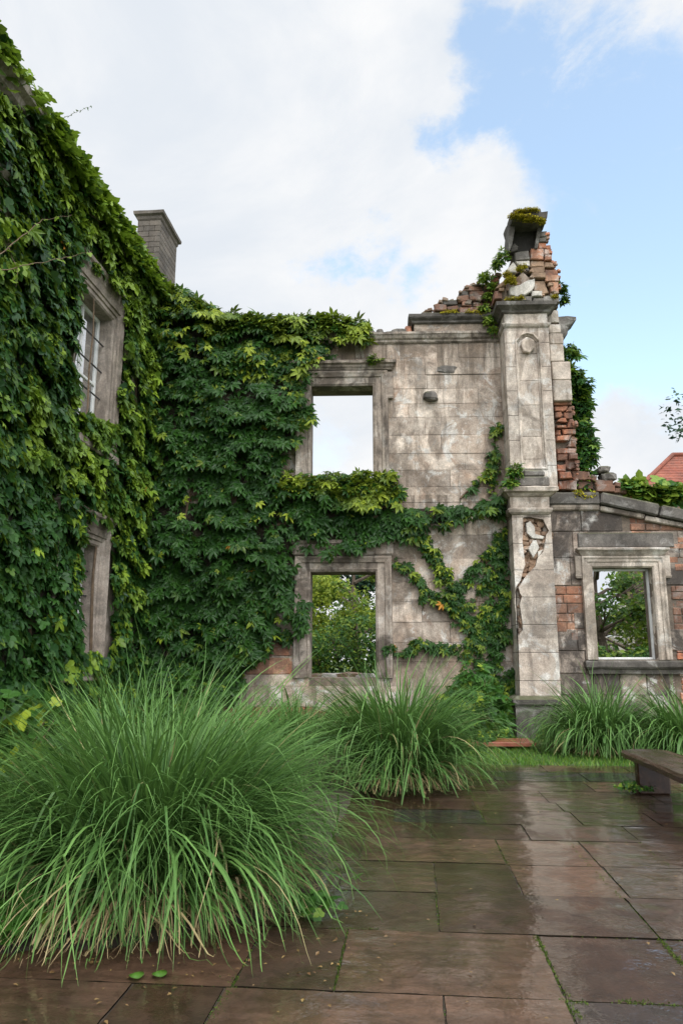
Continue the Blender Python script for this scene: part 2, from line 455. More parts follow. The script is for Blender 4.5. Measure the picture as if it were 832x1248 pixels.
# glass that mirrors the sky
m, t, b = newmat('window_glass'); b.inputs['Base Color'].default_value = (.62, .66, .70, 1); b.inputs['Metallic'].default_value = .85
co = t.new('ShaderNodeTexCoord').outputs['Object']
b.inputs['Roughness'].default_value = .06; t.put(b.inputs['Normal'], t.bump(t.noise(co, 1.5, 2), .25, .02)); M['glass'] = m
tr = t.new('ShaderNodeBsdfTransparent'); mx = t.new('ShaderNodeMixShader'); mx.inputs[0].default_value = .22
t.l.new(tr.outputs[0], mx.inputs[1]); t.l.new(b.outputs[0], mx.inputs[2]); t.l.new(mx.outputs[0], t.n['Material Output'].inputs['Surface'])
# long grass blades
def blade_mat(name, dark, light, dry=(.42, .33, .17)):
    m, t, b = newmat(name); ti = t.attr('tint'); yo = t.attr('young')
    col = t.mix(ti, dark, light); col = t.mix(yo, col, dry)
    t.put(b.inputs['Base Color'], col); b.inputs['Roughness'].default_value = .42; b.inputs['Specular IOR Level'].default_value = .22
    tr = t.new('ShaderNodeBsdfTranslucent'); t.put(tr.inputs['Color'], t.mix(.4, col, (.2, .35, .06)))
    mx = t.new('ShaderNodeMixShader'); mx.inputs[0].default_value = .16
    t.l.new(b.outputs[0], mx.inputs[1]); t.l.new(tr.outputs[0], mx.inputs[2]); t.l.new(mx.outputs[0], t.n['Material Output'].inputs['Surface'])
    return m
M['blade'] = blade_mat('fountain_grass_blade', (.012, .055, .012), (.15, .285, .07))
M['straw'] = blade_mat('dead_grass_straw', (.12, .08, .04), (.30, .22, .12))
# wet flagstones
m, t, b = newmat('wet_flagstone')
co = t.new('ShaderNodeTexCoord').outputs['Object']; ti = t.attr('tint')
wv = t.new('ShaderNodeTexWhiteNoise', noise_dimensions='1D', i_W=t.m('MULTIPLY', ti, 91.7)).outputs['Value']
n1 = t.noise(t.map(co, scale=(1, 1, 1)), 1.1, 8, .65, .6); n2 = t.noise(co, 7, 8, .7, .4); n3 = t.noise(co, 55, 4, .7)
col = t.mix(t.rng(ti, .2, .8), (.042, .021, .013), (.098, .054, .034))
col = t.mix(t.rng(wv, .92, .94), col, (.028, .024, .024))
col = t.mix(t.m('MULTIPLY', t.rng(wv, .30, .24), .7), col, (.042, .028, .016))
col = t.mix(t.m('MULTIPLY', t.rng(n1, .42, .66), .55), col, (.030, .020, .014))
k = t.rng(n2, .3, .72, .7, 1.35); col = t.mix(1., col, t.new('ShaderNodeCombineColor', i_0=k, i_1=k, i_2=k).outputs[0], 'MULTIPLY')
k = t.rng(n3, .3, .72, .85, 1.15); col = t.mix(1., col, t.new('ShaderNodeCombineColor', i_0=k, i_1=k, i_2=k).outputs[0], 'MULTIPLY')
g = t.rng(t.noise(t.map(co, loc=(4, 4, 4)), 2.4, 6, .7), .6, .72, 0, .35); col = t.mix(g, col, (.07, .075, .03))
t.put(b.inputs['Base Color'], col)
wet = t.rng(t.noise(t.map(co, loc=(9, 2, 0)), 1.1, 6, .65, .9), .36, .54)
t.put(b.inputs['Roughness'], t.rng(wet, 0, 1, .6, .35))
b.inputs['Specular IOR Level'].default_value = .25
t.put(b.inputs['Coat Weight'], t.rng(wet, 0., 1., .3, 1.)); t.put(b.inputs['Coat Roughness'], t.rng(wet, 0, 1, .12, .015)); b.inputs['Coat IOR'].default_value = 2.3
rip = t.m('ADD', t.m('ADD', t.m('MULTIPLY', t.noise(t.map(co, loc=(1, 6, 0)), 1.3, 2, .5), 1.5), t.m('MULTIPLY', t.noise(co, 7, 3, .5), .2)), t.m('MULTIPLY', t.noise(co, 45, 2, .5, .6), .045))
t.put(b.inputs['Coat Normal'], t.bump(rip, 1., .022))
nzf = t.new('ShaderNodeSeparateXYZ', i_0=t.new('ShaderNodeNewGeometry').outputs['True Normal']).outputs[2]; top = t.rng(nzf, .9, .97)
t.put(b.inputs['Coat Weight'], t.m('MULTIPLY', top, t.rng(wet, 0., 1., .5, 1.))); t.put(b.inputs['Specular IOR Level'], t.m('MULTIPLY', top, .25)); t.put(b.inputs['Base Color'], t.mix(top, (.012, .010, .007), col))
off = t.new('ShaderNodeCombineXYZ', i_0=t.m('MULTIPLY', ti, 7.), i_1=t.m('MULTIPLY', ti, 13.)).outputs[0]
vo = t.new('ShaderNodeVectorMath', operation='ADD', i_0=co, i_1=off).outputs[0]
wavy = t.new('ShaderNodeTexWave', wave_type='BANDS', bands_direction='Y', i_Vector=vo, i_Scale=2.6, i_Distortion=9., i_Detail=4., i_Detail_Scale=1.1).outputs['Fac']
h = t.m('ADD', t.m('ADD', t.m('MULTIPLY', n2, .5), t.m('MULTIPLY', n3, .3)), t.m('MULTIPLY', t.m('MULTIPLY', wavy, t.rng(ti, .45, .6)), .28))
t.put(b.inputs['Normal'], t.bump(h, .85, .016)); M['flag'] = m
m, t, b = newmat('turf'); co = t.new('ShaderNodeTexCoord').outputs['Object']
col = t.mix(t.rng(t.noise(co, .6, 8, .7), .4, .6), (.05, .09, .02), (.08, .13, .03)); col = t.mix(t.rng(t.noise(co, 4, 6, .7), .5, .7), col, (.06, .045, .025))
t.put(b.inputs['Base Color'], col); b.inputs['Roughness'].default_value = .95; t.put(b.inputs['Normal'], t.bump(t.noise(co, 14, 6, .8), .8, .05)); M['turf'] = m
# ================================================================== ground
YP, YW, YL = 15.0, 15.6, 15.45          # pillar face, main wall face, low wall face
mb = MB(); n = 24; S = 900
for i in range(n):
    for j in range(n):
        def gx(k): u = (k / n) * 2 - 1; return math.copysign(abs(u) ** 3, u) * S
        x0, x1, y0, y1 = gx(i), gx(i+1), gx(j), gx(j+1)
        mb.add([(x0, y0, -.06), (x1, y0, -.06), (x1, y1, -.06), (x0, y1, -.06)], [(0, 1, 2, 3)], .5)
tag(mb.build('ground', M['turf']), None, None, kind='structure')
# paving, laid at 3.5 degrees to the ruin
PA = math.radians(-3.5); RP = Matrix.Rotation(-PA, 3, 'Z')
def pav(px, py): x, y = onZ(px, py, 0.); v = RP @ Vector((x, y, 0)); return v.x, v.y
rowpx = [1248, 1216, 1138, 1090, 1053, 1023, 1004, 988, 977, 963, 951, 940, 932]
rowv = [pav(600, q)[1] for q in rowpx]; rowv[0] = rowv[1] - .8
rowv = [rowv[0] - 1.5, rowv[0] - .75] + rowv
known = {2: [(140, 1225), (262, 1225), (541, 1225), (700, 1245)], 3: [(298, 1175), (415, 1172), (672, 1180)], 4: [(533, 1114), (775, 1112)], 5: [(415, 1070), (530, 1070), (627, 1070), (745, 1070)],
         6: [(440, 1038), (610, 1038), (715, 1038)], 7: [(525, 1014), (640, 1014), (765, 1014)], 8: [(480, 996), (588, 996), (700, 996), (790, 996)], 9: [(577, 982), (680, 982)], 10: [(515, 969), (660, 969)]}
mb = MB(); joints = []
R = random.Random(5)
for i in range(len(rowv) - 1):
    v0, v1 = rowv[i], rowv[i+1]
    xs = sorted(pav(*q)[0] for q in known.get(i, []))
    if not xs: xs = [R.uniform(-.4, .4)]
    while xs[0] > -4.2: xs.insert(0, xs[0] - R.uniform(.8, 1.3))
    while xs[-1] < 7: xs.append(xs[-1] + R.uniform(.85, 1.3))
    for a, b_ in zip(xs, xs[1:]):
        z = R.uniform(-.0025, .0025); tx, ty = R.uniform(-.003, .003), R.uniform(-.003, .003); g = .0055
        A = [(a+g, v0+g), (b_-g, v0+g), (b_-g, v1-g), (a+g, v1-g)]; cx, cy = (a+b_)/2, (v0+v1)/2
        # wobbly worn edge
        ring = []
        for (p, q) in zip(A, A[1:] + A[:1]):
            m_ = max(2, int(math.hypot(q[0]-p[0], q[1]-p[1]) / .07))
            for k in range(m_):
                ring.append((p[0] + (q[0]-p[0]) * k / m_, p[1] + (q[1]-p[1]) * k / m_))
        def pt(x, y, ins, zz):
            w = noise.noise(Vector((x * 9, y * 9, i))) * .011
            dx, dy = cx - x, cy - y; l = math.hypot(dx, dy)
            return (x + dx / l * (ins + w), y + dy / l * (ins + w), zz + (x - cx) * tx + (y - cy) * ty)
        r1 = [pt(x, y, 0, -.05) for x, y in ring]; r2 = [pt(x, y, 0, z - .0012) for x, y in ring]; r3 = [pt(x, y, .0012, z) for x, y in ring]
        k = len(ring); V = r1 + r2 + r3; F = []
        for q in range(k):
            w = (q + 1) % k; F += [(q, w, w + k, q + k), (q + k, w + k, w + 2*k, q + 2*k)]
        F.append(tuple(2*k + q for q in range(k)))
        mb.add(V, F, R.random())
        joints.append(((b_, v0), (b_, v1), i)); joints.append(((a, v1), (b_, v1), i))
pv = mb.build('paving', M['flag']); pv.rotation_euler.z = PA; tag(pv, None, None, kind='structure')
RI = Matrix.Rotation(PA, 3, 'Z')
mb = MB(); q = [RI @ Vector((x, y, -.0065)) for x, y in ((-4.5, rowv[0]), (7.2, rowv[0]), (7.2, rowv[-1]), (-4.5, rowv[-1]))]
mb.add(q, [(0, 1, 2, 3)], .4); tag(mb.build('paving_bed', M['soil']), None, None, kind='structure')
# moss growing in the joints
P = []; 
def joint_px(px0, py0, px1, py1, dens, w):
    a = onZ(px0, py0); b2 = onZ(px1, py1); L = math.hypot(a[0]-b2[0], a[1]-b2[1])
    for k in range(int(L * dens * .62)):
        u = R.random(); P.append((a[0] + (b2[0]-a[0]) * u + R.gauss(0, w * .75), a[1] + (b2[1]-a[1]) * u + R.gauss(0, w * .75), -.007))
joint_px(652, 1140, 664, 1165, 3500, .011); joint_px(664, 1165, 692, 1215, 900, .006); joint_px(684, 1216, 706, 1240, 3500, .016)
joint_px(696, 1221, 712, 1222, 3500, .016); joint_px(750, 1220, 832, 1226, 1500, .012); joint_px(755, 1220, 790, 1222, 3000, .018)
joint_px(745, 1082, 832, 1176, 1500, .011); joint_px(800, 1140, 832, 1176, 1200, .012); joint_px(423, 1134, 407, 1206, 1200, .007); joint_px(402, 1131, 460, 1132, 900, .008)
joint_px(531, 1085, 538, 1132, 900, .012); joint_px(602, 1024, 618, 1052, 500, .008); joint_px(290, 1190, 256, 1246, 2200, .016); joint_px(278, 1190, 300, 1200, 1800, .03); joint_px(750, 1006, 818, 1058, 600, .01)
joint_px(571, 961, 592, 1003, 500, .01); joint_px(523, 1000, 530, 1050, 300, .012); joint_px(655, 988, 745, 1082, 260, .012)
for (a, b2, i) in joints:
    for k in range(int(math.hypot(a[0]-b2[0], a[1]-b2[1]) * 60)):
        if noise.noise(Vector((a[0]*2, a[1]*2, 3))) < -.1: continue
        u = R.random(); v = RI @ Vector((a[0] + (b2[0]-a[0])*u, a[1] + (b2[1]-a[1])*u, -.008)); P.append((v.x + R.gauss(0, .003), v.y + R.gauss(0, .003), v.z))
P = np.array(P); n = len(P)
d = rng.normal(0, 1, (n, 3)); tip = d * [.8, .8, .2] + [0, 0, .6]; Mx = frames(tip, rng.normal(0, 1, (n, 3)))
tag(leafmesh('moss', [(t_simple(), P, Mx, rng.uniform(.006, .017, n), rng.random(n), (rng.random(n) < .3) * rng.random(n) * .7)], M['jointmoss']), 'bright green moss growing in the joints of the paving', 'moss', kind='stuff')
# planting bed and lawn
def sheet(name, pts, z, mat, mound=0., noise_amt=.02):
    mb = MB(); cx = sum(p[0] for p in pts) / len(pts); cy = sum(p[1] for p in pts) / len(pts); rs = []
    fine = []
    for p, q in zip(pts, pts[1:] + pts[:1]):
        m_ = max(1, int(math.hypot(q[0]-p[0], q[1]-p[1]) / .12))
        fine += [(p[0] + (q[0]-p[0]) * k / m_, p[1] + (q[1]-p[1]) * k / m_) for k in range(m_)]
    for k in range(14):
        u = k / 13; r = []
        for (x, y) in fine:
            w = 1 + noise.noise(Vector((x * 3, y * 3, 1))) * .04
            X, Y = cx + (x - cx) * (1 - u) * w, cy + (y - cy) * (1 - u) * w
            r.append((X, Y, (-.05 if k == 0 else z + mound * (1 - (1 - u) ** 2) + noise.noise(Vector((X * 4, Y * 4, 0))) * noise_amt)))
        rs.append(r)
    loft(mb, rs, caps=False, tint=.5); o = mb.build(name, mat, smooth=True); tag(o, None, None, kind='structure'); return o
bed = [onZ(*q) for q in ((-60, 1190), (60, 1172), (200, 1160), (330, 1135), (395, 1090), (415, 1010), (440, 962), (520, 955), (560, 945), (570, 915))]
bed += [(1.5, 13.3), (1.6, 15.5), (-4.6, 15.5), (-5.2, 9), (-5, 5), (-3.5, 3.6)]
sheet('soil_bed', bed, .012, M['soil'], mound=.10)
lw0 = RI @ Vector((0, rowv[-1], 0))
sheet('lawn_soil', [(1.0, rowv[-1] + .02 - .061), (9, rowv[-1] + .02 - .061 * 9), (11, 15.3), (1.2, 15.3)], .0, M['turf'], mound=.03, noise_amt=.008)
# ================================================================== blades
def blades(cx, cy, cz, n, r0, L, w, seed, az=None, droop=1., up=.0, lean=(0, 0), dry=0., thick=0.):
    g = np.random.default_rng(seed); K = 13
    rr = r0 * np.sqrt(g.random(n)); ph = g.uniform(0, 2*PI, n) if az is None else g.normal(az[0], az[1], n)
    bx = cx + rr * np.cos(ph); by = cy + rr * np.sin(ph)
    a = ph + g.normal(0, .45, n)
    th = np.radians(90 - 30 * (rr / r0) * g.random(n) - np.abs(g.normal(0, 13, n)) + up)
    Ls = L * (.55 + .6 * g.random(n)) ; k = np.radians(g.uniform(75, 190, n)) * droop * (.55 + .45 * rr / r0); pw = g.uniform(1.1, 1.9, n)
    P = np.stack([bx, by, np.full(n, cz - .02)], 1); cur = P.copy(); pts = []; ws = []
    wk = w * np.exp(g.normal(0, .42, n))
    kink = np.where(g.random(n) < .09, g.uniform(.3, .8, n), 2.); a2 = g.normal(0, .5, n); tw0 = g.normal(0, .5, n)
    for i in range(K + 1):
        s = i / K
        thi = th - k * s ** pw - 1.3 * (s > kink); az_i = a + a2 * s * s
        d = np.stack([np.cos(az_i) * np.cos(thi) + lean[0] * s, np.sin(az_i) * np.cos(thi) + lean[1] * s, np.sin(thi)], 1)
        side = np.stack([-np.sin(az_i + tw0 + .5 * s), np.cos(az_i + tw0 + .5 * s), np.zeros(n)], 1)
        wi = (wk * min(1, .55 + s * 2) * (1 - s ** 2.2) + .0006)[:, None]
        pts.append(cur - side * wi / 2); pts.append(cur + side * wi / 2)
        cur = cur + d * (Ls / K)[:, None]
        cur[:, 2] = np.maximum(cur[:, 2], cz + .015 + .04 * g.random(n))
    V = np.stack(pts, 1).reshape(-1, 3); q = np.array([[2*i, 2*i+1, 2*i+3, 2*i+2] for i in range(K)])
    F = (q[None] + (np.arange(n) * 2 * (K+1))[:, None, None]).reshape(-1, 4)
    ti = np.repeat(np.clip(g.beta(2, 2.4, n), 0, 1), 2*(K+1)) * .85 + np.tile(np.repeat(np.linspace(0, .25, K+1), 2), n)
    base = np.tile(np.repeat(np.clip(.45 - np.linspace(0, 3, K+1), 0, 1), 2), n)
    yo = np.clip(np.repeat((g.random(n) < dry) * g.uniform(.4, 1, n), 2*(K+1)) + base * .6, 0, 1)
    return V, F, ti, yo
def join(sets):
    b = 0; V = []; F = []; T = []; Y = []
    for v, f, t_, y in sets: V.append(v); F.append(f + b); T.append(t_); Y.append(y); b += len(v)
    return np.concatenate(V), [np.concatenate(F)], {'tint': np.concatenate(T), 'young': np.concatenate(Y)}
def clump(label, x, y, h, n, r0, w, seed, lean=(0, 0), straw=300, stems=True, droop=1., sp=1.12):
    r = thing('fountain_grass', label, 'ornamental grass', (x, y, .03), 'clumps of fountain grass')
    V, F, A = join([blades(x, y, .05, int(n*.62), r0, h * sp, w, seed, lean=lean, dry=.02, droop=droop), blades(x, y, .05, int(n * .18), r0 * .6, h * 1.2, w * .8, seed + 1, droop=.55, up=3, lean=lean, dry=.02),
                    blades(x, y, .05, int(n*.25), r0 * 1.15, h * .8, w * .75, seed + 5, droop=1.15, up=-14, lean=lean, dry=.05)])
    npmesh('blades', V, F, A, M['blade'], r)
    if straw:
        V, F, A = join([blades(x, y, .03, straw, r0 * 1.1, h * .62, w * .55, seed + 2, up=-28, droop=1.1, dry=1.), ])
        npmesh('dead_blades', V, F, A, M['straw'], r)
    return r
clump('largest fountain grass clump in the foreground, arching over the wet paving', -1.42, 5.15, 1.36, 4600, .62, .0165, 1, lean=(.05, 0), straw=1500)
clump('fountain grass clump at the left edge below the ivy-covered house wall', -3.2, 6.2, 1.1, 1100, .45, .017, 21, straw=200)
clump('fountain grass clump directly behind the largest foreground clump', -1.5, 8.0, 1.1, 1200, .45, .018, 31, lean=(.05, 0), straw=150)
clump('fountain grass clump under the lower window of the house', -3.0, 9.6, 1.35, 1100, .5, .018, 41, straw=100)
clump('fountain grass clump growing below the lower ruin window', -1.1, 12.0, 1.1, 1100, .6, .02, 51, straw=100)
clump('upright fountain grass clump in mid picture at the far left edge of the paving', .40, 9.5, 1.38, 2600, .44, .021, 61, straw=500, droop=.9)
clump('fountain grass clump in front of the low wall, left of the bench clump', 3.86, 12.6, 1.2, 1900, .5, .024, 71, straw=250, droop=1.35)
clump('fountain grass clump at the right edge behind the bench', 5.0, 12.0, 1.12, 1800, .5, .024, 81, straw=150, droop=1.35)
# lawn blades
g = np.random.default_rng(5); n = 30000
x = g.uniform(1.0, 9.0, n); y = g.uniform(10.25, 15., n); keep = (g.random(n) < np.where(y < 13.2, 1., .35)); x, y = x[keep], y[keep]; n = len(x)
pr = (RP @ Vector((0, 0, 0))); rowend = rowv[-1]
yy_ = np.sin(-PA) * x + np.cos(-PA) * y; keep = yy_ > rowend - .03; x, y = x[keep], y[keep]; n = len(x)
tip = np.stack([g.normal(0, .5, n), g.normal(0, .5, n), np.ones(n)], 1); nr = g.normal(0, 1, (n, 3)) + [0, -.6, .4]
bl = (np.array([(-.09, 0, 0), (.09, 0, 0), (.06, .55, 0), (-.06, .55, 0), (0, 1, 0)]), None)
tq = (np.array([(-.09, 0, 0), (.09, 0, 0), (.0, 1, 0)]), np.array([(0, 1, 2)]))
tag(leafmesh('lawn', [(tq, np.stack([x, y, np.full(n, .0)], 1), frames(tip, nr), g.uniform(.045, .11, n), g.random(n), (g.random(n) < .4) * g.random(n))], M['lawn']), 'bright green mown grass between paving and low wall', 'grass', kind='stuff')
# ================================================================== main ruined wall
def rectpx(cr, x0, y0, x1, y1, Y):
    a = onY(*cr(x0, y0), Y); b = onY(*cr(x1, y1), Y); return a[0], b[0], b[1], a[1]       # x0,x1,z0,z1
idp = lambda x, y: (x, y)
XC = onY(176, 600, YW)[0]                    # corner with the house
XR = onY(612, 500, YW)[0]
u0x, u1x = onY(379, 530, YW)[0], onY(454.5, 530, YW)[0]; uzb, uzt = onY(416, 590, YW)[1], onY(416, 471, YW)[1]
l0x, l1x = onY(378, 760, YW)[0], onY(458, 760, YW)[0]; lzb, lzt = onY(416, 826, YW)[1], onY(416, 697, YW)[1]
ztop = onY(520, 410, YW)[1]; zmid = onY(520, 612, YW)[1]
ruin = thing('ruined_wall', 'roofless two-storey stone wall with empty upper and lower windows', 'ruined wall', ((XC + XR) / 2, YW + .3, 0))
XE = XR + .35
hU = (u0x, u1x, uzb, uzt); hL = (l0x, l1x, lzb, lzt)
mb = MB()
hp = lambda h: [(h[0], h[2]), (h[1], h[2]), (h[1], h[3]), (h[0], h[3])]
slabpoly(mb, [(XC - .2, -.1), (XE, -.1), (XE, ztop), (XC - .2, ztop)], YW + .03, .55, holes=[hp(hU), hp(hL)], tint=.5)
slabpoly(mb, [(XC - .2, -.1), (XE, -.1), (XE, ztop), (XC - .2, ztop)], YW + .583, .02, holes=[hp(hU), hp(hL)], tint=.5)
mb.build('wall_core', M['core'], ruin)
mb = MB()
masonry(mb, XC, XE, zmid, ztop, YW, .1, .37, (.55, 1.9), (hU, hL), seed=3, out=.008, gap=.0045, c=.004, jit=.003)
masonry(mb, XC, XE, .55, zmid - .002, YW, .1, .45, (.7, 1.9), (hU, hL), seed=4, out=.008, gap=.0045, c=.004, jit=.003)
mb.build('ashlar_facing', M['ashlar'], ruin)
mb = MB(); masonry(mb, XC, XE, -.05, .545, YW - .03, .13, .2, (.4, .6), (), seed=8, out=.012, gap=.014)
for (a, b, c, d) in [(300, 778, 332, 800), (332, 782, 356, 800), (300, 802, 356, 822), (226, 592, 244, 612), (272, 596, 296, 616)]:
    x0, x1, z0, z1 = rectpx(idp, a, b, c, d, YW)[0:4]; block(mb, x0, x1, YW - .02, YW + .08, z0, z1, .02, .01)
mb.build('brick_footing', M['brick'], ruin)
# windows
prof_u = [(-.002, -.28), (0, .0), (.0, .03), (.05, .06), (.07, .05), (.19, .055), (.20, .085), (.25, .10), (.29, .12), (.33, .12), (.345, .02), (.35, -.03)]
def window_surround(x0, x1, zb, zt, ears, sill, name='window'):
    mb = MB(); archi(mb, x0, x1, zb, zt, YW, prof_u, tint=.6); w = mb.build('window_surround', M['trim'], ruin)
    mb = MB()
    if ears:        # stepped ears at the head and a moulded cap
        for s in (-1, 1):
            xa = x1 + .32 if s > 0 else x0 - .45
            ringstack(mb, xa, xa + .13, YW - .10, YW + .05, [(0, zt - .32), (.01, zt - .28), (0, zt - .24), (0, zt + .3)], exp=(1, 1, 1, 0), tint=.5)
        ringstack(mb, x0 - .43, x1 + .43, YW - .12, YW + .05, [(.0, zt + .352), (.01, zt + .38), (.04, zt + .41), (.05, zt + .45), (.10, zt + .48), (.10, zt + .54), (0, zt + .58)], jit=.012, tint=.4)
    else:
        ringstack(mb, x0 - .36, x1 + .36, YW - .10, YW + .05, [(.0, zt + .352), (.02, zt + .38), (.02, zt + .58), (.05, zt + .60), (.07, zt + .66), (0, zt + .68)], jit=.012, tint=.4)
    c = mb.build('head_cap', M['trim'], w)
    if sill:
        mb = MB(); ringstack(mb, x0 - .50, x1 + .46, YW - .16, YW + .1, [(-.05, zb - .34), (-.02, zb - .27), (-.06, zb - .2), (0, zb - .15), (.03, zb - .12), (.03, zb - .02), (.0, zb + .005)], jit=.014, tint=.3)
        mb.build('sill', M['darkstone'], w)
    return w
w1 = window_surround(*hU[:2], uzb, uzt, True, True); w1['label'] = 'upper window with moulded stone surround and view of clouds'
w2 = window_surround(*hL[:2], lzb, lzt, False, False); w2['label'] = 'lower window with stone surround and view of trees'
# string course, blocking course, upper moulding
zA = onY(520, 417, YW)[1]; zB = onY(520, 405, YW)[1]
mb = MB(); ringstack(mb, onY(390, 410, YW)[0], XR + .1, YW - .02, YW + .3, [(.0, zA - .03), (.03, zA), (.03, zA + .04), (.07, zA + .07), (.10, zA + .13), (.12, zA + .15), (.12, zA + .2), (.02, zA + .215)], jit=.01, exp=(0, 0, 1, 0), tint=.35)
mb.build('string_course', M['trim'], ruin)
zC = onY(550, 395, YW)[1]; zD = onY(550, 384, YW)[1]; xp = onY(503, 395, YW)[0]
mb = MB(); block(mb, xp + .02, XR + .1, YW - .01, YW + .5, zA + .22, zC + .02, .015, 0, tint=.5); x_ = xp
mb.build('parapet', M['ashlar'], ruin)
mb = MB(); ringstack(mb, xp, XR + .1, YW - .04, YW + .5, [(.0, zC), (.03, zC + .02), (.03, zC + .06), (.08, zC + .10), (.10, zC + .13), (.10, zC + .2), (0, zC + .22)], jit=.012, exp=(1, 0, 1, 0), tint=.25)
mb.build('parapet_coping', M['darkstone'], ruin)
# stepped brickwork
c5 = crop(480, 230, 2.971)
mb = MB(); mb2 = MB()
for r_ in [(250, 348, 315, 372), (272, 370, 330, 388), (230, 388, 272, 410), (275, 388, 325, 408), (243, 410, 280, 428), (280, 408, 340, 428), (145, 422, 190, 445), (190, 422, 235, 440), (235, 428, 345, 450), (318, 338, 372, 362), (332, 362, 380, 386), (328, 388, 378, 410), (342, 410, 378, 430), (346, 430, 380, 450), (352, 312, 384, 338)]:
    x0, x1, z0, z1 = rectpx(c5, *r_, YW + .05); block(mb, x0 + .008, x1 - .008, YW + random.uniform(-.02, .08), YW + .5, z0 + .005, z1 - .005, .02, .012, rot=Matrix.Rotation(random.gauss(0, .05), 3, 'Y') @ Matrix.Rotation(random.gauss(0, .12), 3, 'Z'))
for r_ in [(235, 370, 270, 388), (176, 402, 230, 420), (95, 450, 172, 468), (172, 452, 260, 468), (260, 452, 345, 468), (290, 344, 330, 352)]:
    x0, x1, z0, z1 = rectpx(c5, *r_, YW + .05); block(mb2, x0 + .008, x1 - .008, YW + random.uniform(-.02, .05), YW + .5, z0 + .003, z1 - .003, .02, .012)
mb.build('stepped_brickwork', M['brick'], ruin); mb2.build('stepped_stones', M['darkstone'], ruin)
mb = MB(); slabpoly(mb, [onY(*c5(x, y), YW) for x, y in ((100, 466), (180, 425), (240, 395), (262, 365), (330, 340), (384, 320), (384, 466))], YW + .12, .36, tint=.4); mb.build('gable_core', M['core'], ruin)
def debris(name, pts, Y, n, mat, parent, seed):
    R_ = random.Random(seed); mb = MB()
    for _ in range(n):
        i = R_.randrange(len(pts) - 1); u = R_.random(); a, b = pts[i], pts[i+1]; x, z = onY(a[0] + (b[0]-a[0]) * u, a[1] + (b[1]-a[1]) * u, Y); s = R_.uniform(.03, .085)
        rock(mb, (x, Y + R_.uniform(-.02, .3), z + s * .2), (s * R_.uniform(1, 2), s * 1.3, s), R_.random() * 50, R_.uniform(-.3, .3), n=8, flat=.42)
    return mb.build(name, mat, parent)
debris('rubble', [c5(*p) for p in ((100, 448), (150, 425), (180, 402), (235, 402), (240, 372), (290, 345), (330, 338), (384, 312))], YW + .02, 70, M['palebrick'], ruin, 1)
debris('mortar_rubble', [c5(*p) for p in ((110, 462), (345, 462), (345, 430), (240, 410), (345, 400), (280, 385), (384, 350))], YW - .01, 60, M['core'], ruin, 2)
# mossy projecting stones on the face
c7 = crop(460, 380, 5.2)
mb = MB()
x, z = onY(*c7(332, 543), YW); rock(mb, (x, YW - .02, z), (.34, .34, .20), 4, .06, n=12, flat=.6)
x, z = onY(*c7(437, 365), YW); rock(mb, (x, YW + .03, z), (.46, .14, .18), 9, n=12, flat=.6)
mb.build('projecting_stone', M['darkstone'], ruin)
# loose stones lying on the wall head
c4 = crop(230, 360, 2.869)
zt2 = zA + .213
for k, (cx, w_, h_, lab) in enumerate([(632, .30, .12, 'flat grey stone loose on the wall head, nearest the creeper'), (668, .20, .16, 'small rounded loose stone between flat ones on the wall head'), (700, .26, .10, 'thin slab of loose stone on the wall head'), (738, .42, .17, 'widest loose grey stone on the wall head'), (768, .18, .24, 'upright reddish loose stone beside the parapet step')]):
    x = onY(*c4(cx, 130), YW)[0]; mb = MB(); rock(mb, (0, 0, h_ * .45), (w_, .32, h_), k + 3, random.gauss(0, .08), n=10, flat=.65)
    o = mb.build('loose_stone', M['brick'] if k == 4 else M['darkstone'], recalc=True); o.location = (x, YW + .16, zt2); tag(o, lab, 'stone', 'loose stones on the wall head')
# ================================================================== pillar
pil = thing('stone_pillar', 'tall square stone pillar with cracked lower shaft and crumbling brick top', 'pillar', (onY(652, 700, YP)[0], YP + .4, 0))
PX0, PX1 = onY(628, 730, YP)[0], onY(676.5, 730, YP)[0]
UX0, UX1 = onY(617.5, 480, YP)[0], onY(672.5, 480, YP)[0]
print('pillar', PX0, PX1, UX0, UX1)
zpl = onY(640, 851, YP)[1]; zm0 = onY(640, 626, YP)[1]; zm1 = onY(640, 590, YP)[1]; zt0 = onY(640, 399, YP)[1]; zt1 = onY(640, 367, YP)[1]
YB = YW + .05
mb = MB(); ringstack(mb, PX0 - .12, PX1 + .14, YP - .10, YB, [(0, -.05), (0, zpl - .16), (.02, zpl - .13), (.05, zpl - .11), (.05, zpl - .02), (.0, zpl + .02), (-.08, zpl + .05)], jit=.012, tint=.3)
mb.build('plinth', M['darkstone'], pil)
# lower shaft: stone facing broken open over the brick core
c5b = crop(590, 560, 3.67)
crack = [(172, 262), (178, 232), (205, 226), (262, 268), (288, 318), (276, 338), (268, 392), (262, 412), (238, 440), (228, 478), (186, 520), (166, 552), (152, 572), (160, 600), (168, 612), (158, 650), (168, 720), (172, 762), (152, 790), (144, 750), (140, 690), (134, 640), (137, 600), (142, 568), (162, 540), (170, 505), (182, 470), (176, 420), (170, 370), (172, 320)]
crack = [onY(*c5b(x, max(y, 256 + (x % 7))), YP) for x, y in crack]
out = [(PX0, zpl), (PX1, zpl), (PX1, zm0), (PX0, zm0)]
mb = MB(); slabpoly(mb, out, YP, .14, holes=[crack], tint=.6)
block(mb, PX0, PX0 + .14, YP + .143, YB, zpl, zm0, .001, tint=.85); block(mb, PX1 - .14, PX1, YP + .143, YB, zpl, zm0, .001, tint=.55)
mb.build('lower_shaft', M['shaft'], pil)
mb = MB(); z = zpl + .3; Rc = random.Random(4)
